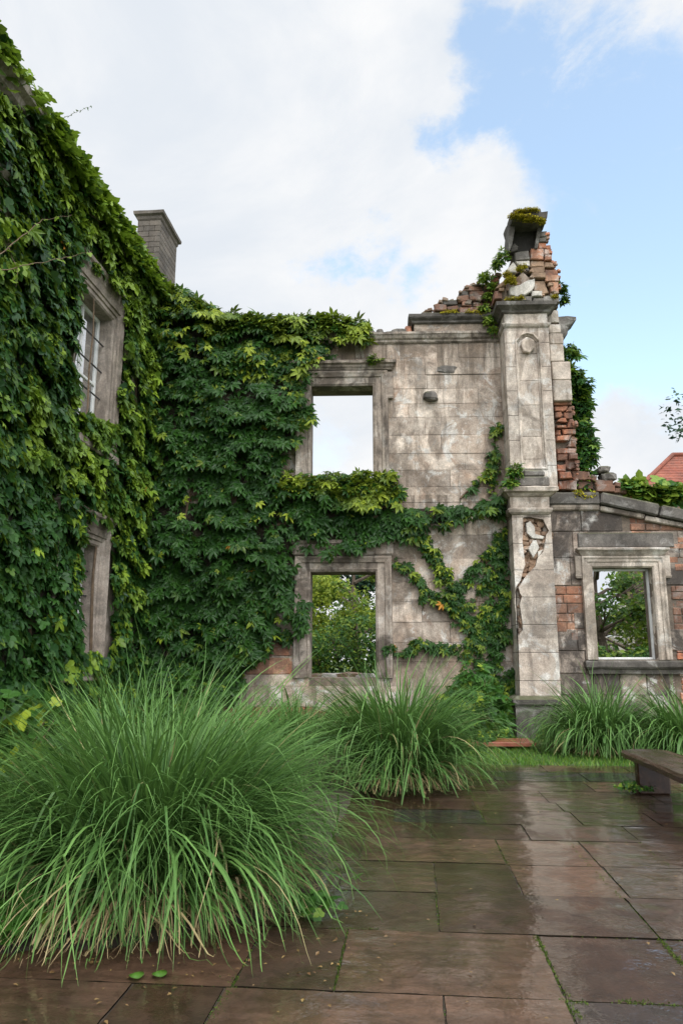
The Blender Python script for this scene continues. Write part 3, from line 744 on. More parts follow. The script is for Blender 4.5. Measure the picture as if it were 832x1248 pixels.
while z < zm0 - .06:
    x = PX0 + .04 + Rc.uniform(0, .08)
    while x < PX1 - .2:
        l = Rc.uniform(.12, .28); h = Rc.uniform(.08, .15)
        rock(mb, (x + l / 2, YP + .155 + Rc.uniform(-.045, .04), z + h / 2), (l * 1.08, .17, h * 1.1), Rc.random() * 40, Rc.gauss(0, .25), n=8, flat=.55); x += l * .95
    z += .095
block(mb, PX0 + .15, PX1 - .15, YP + .2, YP + .5, zpl, zm0, .001, tint=.1)
mb.build('exposed_brick_core', M['palebrick'], pil)
mb = MB()
for poly in ([(186, 285), (205, 275), (224, 300), (228, 335), (268, 345), (262, 356), (215, 352), (190, 330)], [(196, 400), (218, 362), (232, 360), (245, 395), (236, 412), (218, 440)], [(238, 412), (250, 406), (262, 402), (240, 440)]):
    slabpoly(mb, [onY(*c5b(x, y), YP) for x, y in poly], YP + .005, .12, bev=.012, tint=.8)
mb.build('plaster_fragment', M['white'], pil)
# middle capital and base of the upper shaft
mb = MB(); ringstack(mb, PX0 - .02, PX1 - .03, YP - .03, YB, [(0, zm0 - .02), (.04, zm0 + .02), (.06, zm0 + .07), (.06, zm0 + .10), (.01, zm0 + .12), (.01, zm0 + .34), (.05, zm0 + .36), (.09, zm0 + .41), (.16, zm0 + .44), (.17, zm0 + .52), (.12, zm0 + .55), (-.04, zm0 + .57)], jit=.012, tint=.5)
mb.build('middle_capital', M['pillar'], pil)
zu = zm0 + .56
mb = MB(); block(mb, onY(*c5b(150, 90), YP)[0], onY(*c5b(288, 90), YP)[0], YP - .08, YP + .1, zu, zu + .22, .03, .006, tint=.3); block(mb, onY(*c5b(172, 60), YP)[0], onY(*c5b(268, 60), YP)[0], YP - .05, YP + .1, zu + .223, zu + .36, .03, .006, tint=.4)
mb.build('pedestal_block', M['darkstone'], pil)
# upper shaft with sunk panel, pointed head and medallion
c4b = crop(590, 340, 5.67)
def q4(x, y, Y=YP): return onY(*c4b(x, y), Y)
sl = lambda z: 0
pz1 = q4(290, 385)[1]; pa = q4(235, 425); pbx = PX0
lx, rx = UX0 + .27 * (UX1 - UX0), UX0 + .76 * (UX1 - UX0)
pt = q4(292, 378); sh = q4(235, 432)[1]
panel = [(lx, zu + .42), (rx, zu + .42), (rx, sh), ((lx + rx) / 2 + .12, sh + .14), ((lx + rx) / 2, pt[1]), ((lx + rx) / 2 - .12, sh + .14), (lx, sh)]
mb = MB(); slabpoly(mb, [(UX0, zu), (UX1, zu), (UX1, zt0), (UX0, zt0)], YP, .06, holes=[panel], tint=.55); mb.build('panelled_face', M['shaft'], pil)
mb = MB(); z = zu; k = 0
while z < zt0 - .05:
    h = [.62, .5, .7, .55][k % 4]; h = min(h, zt0 - z)
    block(mb, UX0 + .003, UX1 - .003, YP + .058, YB, z + .003, z + h - .003, .006, .0, tint=random.random()); z += h; k += 1
mb.build('upper_shaft', M['pillar'], pil)
mb = MB(); k = len(panel)
def off(poly, d):
    cx = sum(p[0] for p in poly) / len(poly); r = []
    n = len(poly)
    for i in range(n):
        a, b, c = poly[i-1], poly[i], poly[(i+1) % n]
        v1 = Vector((b[0]-a[0], b[1]-a[1])).normalized(); v2 = Vector((c[0]-b[0], c[1]-b[1])).normalized()
        n1 = Vector((v1.y, -v1.x)); n2 = Vector((v2.y, -v2.x)); m_ = (n1 + n2).normalized(); s = d / max(.3, m_.dot(n1)); r.append((b[0] + m_.x * s, b[1] + m_.y * s))
    return r
rs = [[(x, YP - e, z) for (x, z) in off(panel, d)] for d, e in ((.04, -.002), (.035, .022), (.01, .026), (-.004, .01), (-.004, -.02), (-.03, -.03), (-.035, -.058))]
loft(mb, rs, caps=False, tint=.7); mb.build('panel_moulding', M['pillar'], pil)
mb = MB(); mp = [q4(x, y) for x, y in ((290, 402), (340, 425), (345, 480), (310, 515), (268, 505), (250, 455), (258, 425))]
slabpoly(mb, mp, YP - .035, .09, bev=.02, tint=.7); mb.build('medallion', M['pillar'], pil)
# capital
mb = MB(); zq = zt0
ringstack(mb, UX0, UX1, YP - .01, YB, [(0, zq - .01), (.03, zq + .02), (.05, zq + .06), (.05, zq + .08), (.01, zq + .095)], jit=.008, tint=.4)
ringstack(mb, UX0 + .01, UX1 - .01, YP, YB, [(0, zq + .09), (0, zq + .33)], jit=.004, tint=.75)
mb.build('capital_frieze', M['pillar'], pil)
mb = MB(); ringstack(mb, UX0, UX1, YP - .01, YB + .1, [(0, zq + .32), (.04, zq + .34), (.06, zq + .38), (.12, zq + .42), (.17, zq + .45), (.18, zq + .53), (.10, zq + .56)], jit=.012, tint=.3)
mb.build('capital', M['darkstone'], pil)
# return wall at the right of the upper shaft
YR = YP + .28
mb = MB()
for r_ in [(430, 215, 515, 300), (440, 312, 530, 373), (445, 375, 548, 449), (450, 451, 552, 569), (462, 571, 600, 696), (468, 698, 608, 840)]:
    x0, x1, z0, z1 = rectpx(c4b, *r_, YR); block(mb, x0, x1, YR, YR + .6, z0, z1, .018, .004)
x0, x1, z0, z1 = rectpx(c4b, 470, 842, 503, 1380, YR); block(mb, x0 - .2, x1 - .02, YR, YR + .6, z0, z1, .01)
mb.build('return_stones', M['pillar'], pil)
mb = MB(); xa, xb = q4(515, 300, YR)[0], q4(640, 300, YR)[0]; za, zb_ = q4(560, 410, YR)[1], q4(560, 256, YR)[1]
rs = []
for (fx, z) in ((.18, za), (.45, za + .12), (.55, za + .3), (.9, zb_ - .10), (1., zb_ - .07), (1., zb_)):
    x = xa + (xb - xa) * fx; rs.append([jn((p, q, z + dz), .01) for p, q, dz in ((xa, YR + .02, 0), ((xa + x) / 2, YR, 0), (x, YR + .05, 0), (x, YR + .5, 0), (xa, YR + .5, 0))])
loft(mb, rs, tint=.4); mb.build('cornice_fragment', M['darkstone'], pil)
def polys(lst, cr, Y, mat, name, parent, depth=.3, bev=.02, dy=.05, jit=.05):
    mb = MB()
    for p in lst:
        if len(p) == 4 and not isinstance(p[0], tuple):
            x0, y0, x1, y1 = p; p = [(x0, y1), (x1, y1), (x1, y0), (x0, y0)]
        p = [(a + random.uniform(-3, 3) if bev else a, b + random.uniform(-3, 3) if bev else b) for a, b in p]
        q = []      # add mid points so the outline is not a clean polygon
        for i in range(len(p)):
            a, b = p[i], p[(i+1) % len(p)]; q.append(a)
            if math.hypot(a[0]-b[0], a[1]-b[1]) > 28: q.append(((a[0]+b[0])/2 + random.uniform(-2.5, 2.5), (a[1]+b[1])/2 + random.uniform(-2.5, 2.5)))
        slabpoly(mb, [onY(*cr(*t_), Y) for t_ in q], Y + random.uniform(-dy, dy), depth, bev=bev, jit=jit)
    return mb.build(name, mat, parent)
polys([(478, 842, 605, 868), [(482, 875), (578, 872), (570, 900), (545, 914), (485, 912)], [(582, 876), (612, 872), (612, 914), (565, 914)], [(485, 925), (530, 918), (540, 940), (525, 958), (486, 960)], [(552, 918), (612, 918), (614, 960), (565, 962), (548, 940)], [(500, 985), (520, 965), (560, 958), (578, 985), (555, 992)], [(585, 968), (610, 966), (634, 1020), (622, 1032), (570, 1026)], (494, 1015, 560, 1033), (495, 1040, 530, 1074), [(537, 1035), (628, 1036), (628, 1072), (545, 1076)], [(498, 1082), (598, 1076), (592, 1100), (580, 1118), (498, 1116)], [(600, 1082), (630, 1080), (632, 1116), (592, 1116)], [(585, 1122), (632, 1120), (634, 1160), (572, 1158)], (503, 1165, 637, 1203), (503, 1207, 580, 1250), (583, 1207, 640, 1250)],
      c4b, YR + .1, M['brick'], 'broken_brick_edge', pil, depth=.4)
c6a = crop(560, 490, 3.059)
polys([(365, 230, 398, 256), [(394, 214), (436, 212), (438, 246), (410, 250), (392, 236)], [(368, 260), (412, 260), (416, 286), (370, 288)], (370, 291, 440, 326)], c6a, YR + .1, M['brick'], 'broken_brick_edge', pil, depth=.4)
mb = MB(); x0, x1, z0, z1 = rectpx(c4b, 480, 845, 622, 1400, YR + .25); block(mb, x0 - .3, x1 - .06, YR + .22, YR + .62, z0, z1, .03, tint=.3); mb.build('brick_edge_core', M['core'], pil)
# crumbling top
c6 = crop(600, 240, 6.933)
T0 = YP + .15
zt_ = zq + .55
mb = MB(); slabpoly(mb, [onY(*c6(x, y), T0) for x, y in ((40, 900), (100, 760), (150, 600), (160, 520), (190, 440), (400, 440), (430, 440), (500, 560), (545, 640), (548, 800), (570, 900))], T0 + .18, .42, tint=.3); mb.build('top_core', M['core'], pil)
polys([[(325, 437), (430, 437), (430, 530), (320, 530)], (435, 440, 480, 490), (437, 490, 500, 538), (445, 608, 555, 660), (445, 664, 558, 716), [(475, 716), (555, 718), (555, 805), (490, 800)], (385, 380, 455, 430), (15, 790, 80, 860), (436, 425, 462, 442)], c6, T0, M['brick'], 'top_bricks', pil, depth=.42, bev=.018, dy=.04)
polys([(320, 533, 436, 585), (322, 588, 438, 640), (325, 643, 446, 690), [(440, 540), (505, 545), (528, 592), (442, 590)], [(200, 680), (260, 620), (330, 690), (270, 720), (215, 750)], [(20, 780), (60, 730), (100, 700), (120, 730), (75, 760)], [(350, 700), (440, 700), (480, 800), (420, 820), (400, 790), (350, 780)]], c6, T0, M['palebrick'], 'top_rubble', pil, depth=.42)
polys([[(140, 758), (230, 740), (300, 703), (350, 695), (350, 760), (330, 798), (270, 830), (240, 830), (200, 845), (150, 830)], [(112, 620), (175, 548), (210, 600), (200, 640), (150, 640)], [(190, 545), (310, 535), (312, 580), (215, 575)], (330, 792, 420, 838)], c6, T0 - .03, M['white'], 'top_plaster', pil, depth=.3, dy=.02)
polys([(392, 290, 455, 340), (385, 343, 450, 380), [(180, 480), (300, 462), (312, 530), (190, 543)], [(150, 420), (185, 388), (214, 410), (210, 445), (150, 465)], [(425, 835), (480, 830), (520, 880), (425, 880)], [(490, 815), (560, 820), (572, 885), (520, 882)], (120, 850, 330, 885), (340, 850, 424, 885), [(210, 640), (250, 600), (300, 585), (312, 620), (262, 618)]], c6, T0, M['darkstone'], 'top_stones', pil, depth=.42)
debris('top_rubble_fill', [c6(*p) for p in ((30, 880), (100, 740), (130, 620), (330, 620), (330, 720), (140, 760), (420, 830), (560, 810), (440, 700), (550, 600), (440, 530))], T0 - .01, 80, M['palebrick'], pil, 3)
debris('broken_edge_rubble', [c6(*p) for p in ((455, 290), (460, 430), (500, 500), (530, 570), (560, 640), (562, 760), (575, 860))], T0 + .05, 45, M['brick'], pil, 4)
debris('broken_edge_rubble', [c4b(*p) for p in ((615, 850), (620, 1000), (632, 1100), (640, 1250), (640, 1380))], YR + .1, 40, M['brick'], pil, 5)
# hollow: leaning side slabs carrying a mossy cap
mb = MB()
def P3(cx, cy, Y): x, z = onY(*c6(cx, cy), Y); return Vector((x, Y, z))
def prism(front, d):      # front: list of Vector; extruded back
    b = [p + Vector((0, d, 0)) for p in front]; loft(mb, [front, b])
prism([P3(*p, T0 - .12) for p in ((140, 240), (192, 205), (186, 270), (165, 400), (138, 465), (132, 340))], .5)
prism([P3(*p, T0 - .05) for p in ((384, 240), (412, 235), (398, 330), (378, 432), (352, 436))], .4)
mb.build('leaning_slab', M['darkstone'], pil)
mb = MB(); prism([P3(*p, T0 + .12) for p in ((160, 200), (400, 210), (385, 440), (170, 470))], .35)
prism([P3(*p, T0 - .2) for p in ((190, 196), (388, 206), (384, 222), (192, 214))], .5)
mb.build('shade_painted_hollow', M['shadestone'], pil)  # shade under the cap slab is put into the stone colour
mb = MB(); z0 = onY(*c6(280, 200), T0 - .3)[1]; z1 = onY(*c6(280, 100), T0 - .3)[1]
xa, xb, xc = P3(138, 0, T0 - .2).x, P3(436, 0, T0 - .2).x, P3(390, 0, T0 - .2).x
ringstack(mb, xa, xb, T0 - .35, T0 + .5, [(-.02, z0), (0, z0 + .04), (.01, z0 + .17), (-.03, z0 + .2)], jit=.03, seg=.1, tint=.5)
ringstack(mb, xa + .06, xc, T0 - .28, T0 + .5, [(0, z0 + .195), (.01, z0 + .24), (-.0, z1), (-.04, z1 + .02)], jit=.03, seg=.1, tint=.5)
mb.build('cap_slab', M['darkstone'], pil)
# ================================================================== low wall with small window
XL0 = PX1 - .05; XL1 = 13.
low = thing('low_wall', 'low broken stone and brick wall with a small window and sloping coping', 'ruined wall', (XL0 + 2.5, YL + .3, 0))
wz = rectpx(idp, 721, 692, 803, 804, YL); hS = (wz[0], wz[1], wz[2], wz[3])
slope = lambda x: onY(727, 600, YL)[1] + (x - onY(727, 600, YL)[0]) * ((onY(832, 622, YL)[1] - onY(727, 600, YL)[1]) / (onY(832, 622, YL)[0] - onY(727, 600, YL)[0]))
xk = onY(727, 600, YL)[0]; zk = slope(xk)
def topz(x): return zk if x < xk else slope(x)
mb = MB(); XQ = 9.5
outl = [(XL0, -.1), (XQ, -.1), (XQ, topz(XQ) - .4), (xk, zk - .3), (XL0, zk - .3)]
slabpoly(mb, outl, YL + .03, .5, holes=[hp(hS)], tint=.4); mb.build('wall_core', M['core'], low)
zb1 = onY(690, 720, YL)[1]; zb0 = onY(690, 775, YL)[1]
xbl = onY(708, 750, YL)[0]; xbr = onY(818, 750, YL)[0]
def skipA(x, z): return z > topz(x) - .38 or (x < xbl and zb0 < z < zb1) or (x > xbr + .05 and z < topz(x) - .75) or (x > onY(772, 650, YL)[0] and z > onY(772, 662, YL)[1])
mb = MB(); masonry(mb, XL0, XQ, .3, zk + .4, YL, .1, .5, (.5, 1.0), (hS,), seed=12, out=.008, gap=.012, c=.01, skip=skipA); mb.build('wall_stones', M['lowwall'], low)
mb = MB(); masonry(mb, XL0, xbl + .1, zb0 - .1, zb1 + .1, YL + .003, .1, .19, (.3, .5), (), seed=13, out=.012, gap=.012, c=.012)
masonry(mb, onY(768, 650, YL)[0], XQ, .3, zk, YL + .012, .1, .15, (.3, .55), ((hS[0] - .4, hS[1] + .36, 0, 3.98),), seed=14, out=.02, gap=.014, c=.014, skip=lambda x, z: z > topz(x) - .36 or (z > onY(780, 678, YL)[1] and z < onY(780, 662, YL)[1] and x < xbr))
masonry(mb, XL0, XQ, -.05, .295, YL - .01, .1, .15, (.3, .55), (), seed=15, out=.02, gap=.014, c=.014)
mb.build('brickwork', M['brick'], low)
mb = MB(); archi(mb, hS[0], hS[1], hS[2], hS[3], YL, [(.0, -.3), (0, .02), (.03, .05), (.11, .055), (.12, .075), (.17, .08), (.2, .10), (.235, .10), (.24, .0)], tint=.7)
ws = mb.build('window_surround', M['pillar'], low)
mb = MB(); ringstack(mb, hS[0] - .24, hS[1] + .24, YL - .09, YL + .05, [(0, hS[3] + .242), (.02, hS[3] + .27), (.05, hS[3] + .32), (.09, hS[3] + .36), (.09, hS[3] + .40), (0, hS[3] + .42)], jit=.01, tint=.4)
for s in (-1, 1):
    xa = hS[1] + .22 if s > 0 else hS[0] - .36
    ringstack(mb, xa, xa + .14, YL - .07, YL + .05, [(0, hS[3] - .22), (.01, hS[3] - .18), (0, hS[3] - .14), (0, hS[3] + .24)], tint=.6)
mb.build('head_cap', M['pillar'], ws)
mb = MB(); xa, xb = onY(703, 660, YL)[0], onY(820, 660, YL)[0]; block(mb, xa, xb, YL - .035, YL + .1, hS[3] + .425, hS[3] + .74, .02, .004, tint=.3); mb.build('lintel', M['darkstone'], ws)
mb = MB(); ringstack(mb, hS[0] - .28, hS[1] + .75, YL - .14, YL + .1, [(-.06, hS[2] - .28), (-.04, hS[2] - .2), (0, hS[2] - .17), (.02, hS[2] - .14), (.02, hS[2] - .05), (0, hS[2] - .02)], jit=.012, tint=.3); mb.build('sill', M['darkstone'], ws)
mb = MB(); f = .05
for (a, b, c, d) in ((hS[0], hS[0] + f, hS[2], hS[3]), (hS[1] - f, hS[1], hS[2], hS[3]), (hS[0] + f, hS[1] - f, hS[2], hS[2] + f), (hS[0] + f, hS[1] - f, hS[3] - f, hS[3])): block(mb, a + .002, b - .002, YL + .2, YL + .26, c + .002, d - .002, .006)
mb.build('window_frame', M['whitewood'], low)
# coping
mb = MB(); ringstack(mb, XL0 + .0, xk, YL - .10, YL + .55, [(0, zk - .28), (.02, zk - .26), (.02, zk - .05), (0, zk - .02)], jit=.012, exp=(0, 0, 1, 0), tint=.4)
sl_ang = math.atan2(slope(xk + 1) - slope(xk), 1.); Rr = Matrix.Rotation(-sl_ang, 3, 'Y'); x = xk
k = 0
while x < XQ:
    l = [1.25, 2.3, 1.6, 1.8][k % 4]; cx = x + l / 2; cz = slope(cx) - .14 + random.uniform(-.015, .015)
    block(mb, cx - l / 2 + .015, cx + l / 2 - .015, YL - .16, YL + .58, cz - .13, cz + .13, .03, .008, rot=Rr @ Matrix.Rotation(random.gauss(0, .008), 3, 'Y')); x += l * math.cos(sl_ang); k += 1
mb.build('coping', M['darkstone'], low)
mb = MB(); ringstack(mb, XL0, xk, YL - .03, YL + .3, [(0, zk - .40), (.03, zk - .38), (.05, zk - .33), (.05, zk - .285)], jit=.008, exp=(0, 0, 1, 0), tint=.6)
x = xk; k = 0
while x < XQ:
    l = [.95, 1.5, 1.1][k % 3]; cx = x + l / 2; cz = slope(cx) - .34
    block(mb, cx - l / 2 + .01, cx + l / 2 - .01, YL - .08, YL + .3, cz - .06, cz + .05, .02, .008, rot=Rr @ Matrix.Rotation(random.gauss(0, .02), 3, 'Y')); x += l * math.cos(sl_ang); k += 1
mb.build('coping_moulding', M['trim'], low)
polys([[(415, 258), (478, 262), (486, 288), (440, 292), (418, 282)], (442, 293, 500, 322), [(488, 268), (510, 280), (506, 300), (486, 290)], (505, 290, 575, 308), (508, 310, 575, 334), (577, 318, 622, 338), (577, 300, 600, 316)], c6a, YL + .1, M['brick'], 'stepped_brickwork', low, depth=.35, bev=.02)
mb = MB(); slabpoly(mb, [onY(*c6a(x, y), YL) for x, y in ((372, 340), (620, 345), (600, 325), (510, 290), (430, 265), (372, 265))], YL + .2, .3, tint=.3); mb.build('step_core', M['core'], low)
for k, ((a, b, c, d), lab) in enumerate([((510, 243, 555, 266), 'small dark flat stone topmost on the stepped bricks right of the pillar'), ((520, 267, 578, 298), 'larger dark flat stone under the topmost one, right of the pillar')]):
    x0, x1, z0, z1 = rectpx(c6a, a, b, c, d, YL + .25); mb = MB(); rock(mb, (0, 0, (z1 - z0) / 2), ((x1 - x0) * 1.05, .4, (z1 - z0) * 1.05), k + 20, n=12, flat=.5)
    o = mb.build('loose_stone', M['darkstone']); o.location = ((x0 + x1) / 2, YL + .28, z0); tag(o, lab, 'stone', 'loose stones beside the pillar')
# ================================================================== ivy-covered house at the left
HA = math.radians(90 - 3.5); CH = Vector((XC, YW, 0)); MH = Matrix.Translation(CH) @ Matrix.Rotation(HA, 4, 'Z'); MHi = MH.inverted()
HN = (MH.to_3x3() @ Vector((0, -1, 0)))
def onH(px, py, inset=0.):
    r = MHi.to_3x3() @ ray(px, py); e = MHi @ EYE; p = e + r * ((inset - e.y) / r.y); return p.x, p.z
hw0, hw1 = -3.25, onH(130, 480)[0]
_, hzt = onH(118, 388, .25); hzb = 5.35
_, gzt = onH(104, 668, .25); gzb = 1.3
hz = onH(120, 222)[1]
print('house', hw1, hzt, gzt, 'top', hz, onH(165, 292), onH(20, 90))
HT = 9.75
house = thing('ivy_covered_house', 'tall stone house front smothered in ivy, with two windows and a brick chimney', 'house', CH); house.rotation_euler.z = HA
hw0 = hw1 - 1.45
mb = MB(); hh = [(hw0, hw1, hzb, hzt), (hw0, hw1, gzb, gzt), (hw0 - 4.2, hw1 - 4.2, hzb, hzt), (hw0 - 4.2, hw1 - 4.2, gzb, gzt)]
slabpoly(mb, [(-14, -.1), (2.5, -.1), (2.5, HT), (-14, HT)], 0.0, .5, holes=[hp(h) for h in hh], tint=.5)
block(mb, -14, 2.5, 5.6, 6., -.1, 2.6, .01, tint=.5); block(mb, 2.1, 2.5, .502, 5.598, -.1, 2.2, .01, tint=.5); block(mb, -14, -13.6, .502, 5.598, -.1, HT, .01, tint=.5)
mb.build('wall', M['housestone'], house, local=True)
mb = MB(); ringstack(mb, -14, 2.5, 0, .5, [(-.1, HT - .35), (.02, HT - .34), (.04, HT - .22), (.14, HT - .16), (.16, HT - .04), (.26, HT + .02), (.28, HT + .14), (.1, HT + .18)], seg=.3, exp=(0, 0, 1, 1), jit=.01, tint=.3)
mb.build('eaves_cornice', M['wood'], house, local=True)
hprof = [(0, -.30), (0, .02), (.03, .05), (.10, .05), (.11, .08), (.17, .09), (.18, .12), (.27, .14), (.30, .15), (.31, .0)]
def house_window(h, cap=True):
    x0, x1, zb, zt = h
    mb = MB(); archi(mb, x0, x1, zb, zt, 0, hprof, tint=.6)
    for k in range(7):
        z = zb + (zt - zb) * (k + .5) / 7
    if cap: ringstack(mb, x0 - .34, x1 + .34, -.13, .05, [(0, zt + .315), (.02, zt + .36), (.03, zt + .42), (.04, zt + .47), (.08, zt + .5), (.09, zt + .56), (0, zt + .6)], tint=.5)
    ringstack(mb, x0 - .3, x1 + .3, -.18, .05, [(0, zb - .16), (.02, zb - .14), (.02, zb - .02), (0, zb)], tint=.5)
    w = mb.build('window_surround', M['housestone'] if cap else M['wood'], house, local=True)
    mb = MB(); f = .07; y0, y1 = .22, .28
    for (a, b, c, d) in ((x0, x0 + f, zb, zt), (x1 - f, x1, zb, zt), (x0 + f, x1 - f, zb, zb + f), (x0 + f, x1 - f, zt - f, zt), (x0 + f, x1 - f, (zb + zt) / 2 - .03, (zb + zt) / 2 + .03), ((x0 + x1) / 2 - .02, (x0 + x1) / 2 + .02, zb + f, (zb + zt) / 2 - .03), ((x0 + x1) / 2 - .02, (x0 + x1) / 2 + .02, (zb + zt) / 2 + .03, zt - f)):
        block(mb, a + .001, b - .001, y0, y1, c + .001, d - .001, .008)
    mb.build('sash', M['whitewood'], w, local=True)
    mb = MB()
    for q in (.2, .4, .6, .8):
        z = zb + (zt - zb) * q; block(mb, x0, x1, .12, .145, z - .014, z + .014, .004)
    mb.build('window_bars', M['lead'], w, local=True)
    mb = MB(); block(mb, x0 + .01, x1 - .01, .245, .25, zb + .01, zt - .01, .001); mb.build('pane', M['glass'], w, local=True)
for h, c in zip(hh, (True, True, False, False)): house_window(h, c)
# chimney on the far end of the house
cx0, cx1 = None, None
YCH = 17.2
a = onY(167.5, 275, YCH); b_ = onY(196, 275, YCH); a = (MHi @ Vector((a[0], YCH, a[1]))); b_ = (MHi @ Vector((b_[0], YCH, b_[1])))
ztc = onY(180, 268, YCH)[1]
bw = b_.y - a.y
xs0 = (a.x + b_.x) / 2
print('chimney', a, b_, ztc)
# local frame: y' runs away from the courtyard; the near face looks along -x'
lo_y, hi_y = min(a.y, b_.y), max(a.y, b_.y)
mb = MB()
z = HT - .5; row = 0
cl = 1.35
while z < ztc:
    h = .155; w_ = .30
    y = lo_y - (w_ / 2 if row % 2 else 0)
    while y < hi_y - .01:
        q0, q1 = max(y, lo_y), min(y + w_, hi_y); block(mb, xs0, xs0 + .12, q0 + .004, q1 - .004, z + .004, z + h - .004, .006, .001); y += w_
    x = xs0 + .12 - (.15 if row % 2 else 0)
    while x < xs0 + cl - .01:
        q0, q1 = max(x, xs0 + .12), min(x + w_, xs0 + cl); block(mb, q0 + .004, q1 - .004, lo_y, lo_y + .12, z + .004, z + h - .004, .006, .001); x += w_
    z += h; row += 1
block(mb, xs0 + .02, xs0 + cl - .01, lo_y + .012, hi_y, -.1, ztc, .001, tint=.1)
ch = mb.build('chimney', M['chimney'], house, local=True)
mb = MB(); zc = ztc
ringstack(mb, xs0, xs0 + cl, lo_y, hi_y, [(0, zc), (.02, zc + .03), (.03, zc + .10), (.09, zc + .14), (.10, zc + .22), (.02, zc + .24)], exp=(1, 1, 1, 1), jit=.006, tint=.5)
block(mb, xs0 + .2, xs0 + cl - .2, lo_y + .12, hi_y - .12, zc + .235, zc + .40, .02, tint=.4)
mb.build('chimney_cap', M['chimney'], ch, local=True)
# ================================================================== creepers
UP = np.array([0, 0, 1.])
def creeper_on(O, U, N, s0, s1, z0, z1, dens, size, seed, accept, youngf, tierH=.55, amp=.3, base=.05, tmpl='p', fill=True, topz=None, flip=1.):
    """leaves over a wall: O origin, U along, N outward. Cascading tiers of leaves hung from the wall."""
    g = np.random.default_rng(seed); n = int(abs(s1 - s0) * (z1 - z0) * dens); sets = []
    O, U, N = map(np.array, (O, U, N))
    def pos(s, z, out): return O + s[:, None] * U + z[:, None] * UP + out[:, None] * N
    for layer in ((0, 1) if fill else (1,)):
        m_ = int(n * (.16 if layer == 0 else 1.)); s = g.uniform(s0, s1, m_); z = g.uniform(z0, z1, m_)
        q = np.stack([s, z, np.zeros(m_)], 1)
        warp = vnoise(q, .9, seed) * 1.9 + vnoise(q, 2.1, seed + 1) * 1.25 + vnoise(q, 5., seed + 7) * .25
        ph = np.mod((z + warp) / tierH, 1.); big = vnoise(q, .75, seed + 2); mdm = vnoise(q, 2.2, seed + 3)
        A = amp * (.35 + .9 * mdm)
        out = base + amp * .9 * (big - .35).clip(0) + A * (1 - ph) ** 1.2
        if layer == 0: out = g.uniform(.01, .05, m_) + base * .3
        else: out = out * g.uniform(.72, 1.04, m_) + g.normal(0, .012, m_)
        out = np.maximum(out, .015)
        if layer == 1:
            gap = vnoise(q, 2.6, seed + 5); k = ((gap > .36) | (g.random(m_) < .15)) & ((ph < .8) | (g.random(m_) < .35))
            s, z, out, ph = s[k], z[k], out[k], ph[k]; q = q[k]; m_ = len(s)
        Pp = pos(s, z, out); px, py = proj(Pp); ok = accept(px, py, s, z)
        Pp = Pp[ok]; s, z, out, ph, px, py = s[ok], z[ok], out[ok], ph[ok], px[ok], py[ok]; m_ = len(s)
        lat = g.normal(0, .75, m_)
        tip = -UP * g.uniform(.45, 1.1, m_)[:, None] + N * g.uniform(.15, .8, m_)[:, None] + U * lat[:, None]
        nr = N * g.uniform(.4, 1.1, m_)[:, None] + UP * g.uniform(.2, .9, m_)[:, None] + g.normal(0, .4, (m_, 3))
        S = size * np.clip(np.exp(g.normal(-.08, .4, m_)), .35, 1.55) * (1. if layer else 1.1)
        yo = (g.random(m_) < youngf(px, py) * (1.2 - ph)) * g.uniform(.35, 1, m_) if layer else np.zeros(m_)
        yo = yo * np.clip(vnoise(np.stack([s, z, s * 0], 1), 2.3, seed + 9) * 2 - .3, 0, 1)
        ti = np.clip(g.beta(2, 2.2, m_) * .9 + .25 * (vnoise(np.stack([s, z, s * 0], 1), 1.7, seed + 12) - .5), 0, 1)
        ti = np.where(g.random(m_) < .0012, .999, np.minimum(ti, .98))
        M_ = frames(tip, nr)
        if tmpl == 'mix':
            c = g.random(m_) < .35
            sets.append((t_palmate(), Pp[c], M_[c], S[c] * 1.15, ti[c], yo[c])); sets.append((t_lobed(), Pp[~c], M_[~c], S[~c], ti[~c], yo[~c]))
        else:
            sets.append((t_palmate(), Pp, M_, S, ti, yo))
    return sets
def shade_sheet(O, U, N, s0, s1, z0, z1, accept, _, parent):
    '''added dark sheet painting the shade behind the leaves: crumpled, hugging the wall wherever they grow'''
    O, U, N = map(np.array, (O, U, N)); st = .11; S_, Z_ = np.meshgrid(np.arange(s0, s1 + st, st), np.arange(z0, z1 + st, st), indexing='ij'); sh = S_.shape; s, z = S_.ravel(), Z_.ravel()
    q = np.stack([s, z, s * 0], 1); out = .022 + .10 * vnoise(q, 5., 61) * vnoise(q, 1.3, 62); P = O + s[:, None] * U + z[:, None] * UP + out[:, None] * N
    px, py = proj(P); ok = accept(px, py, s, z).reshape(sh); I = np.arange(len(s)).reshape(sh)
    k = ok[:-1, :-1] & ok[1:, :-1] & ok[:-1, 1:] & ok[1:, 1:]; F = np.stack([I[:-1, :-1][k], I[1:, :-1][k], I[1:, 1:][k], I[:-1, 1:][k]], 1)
    npmesh('shade_sheet', P, [F], {'tint': rng.random(len(s))}, M['leafshade'], parent, smooth=True)
def stems(O, U, N, lst, r=.018):
    mb = MB(); O, U, N = map(Vector, (O, U, N))
    for pts in lst:
        P = [O + U * s + Vector((0, 0, z)) + N * .03 for s, z in pts]; Q = []
        for a, b in zip(P, P[1:]):
            for k in range(5): Q.append(a.lerp(b, k / 5) + Vector((noise.noise(a * 3 + Vector((k, 0, 0))) * .04, 0, noise.noise(a * 2 + Vector((0, k, 0))) * .05)))
        Q.append(P[-1]); n = len(Q); tube(mb, Q, [r * (1.1 - .8 * i / n) for i in range(n)], 6)
    return mb
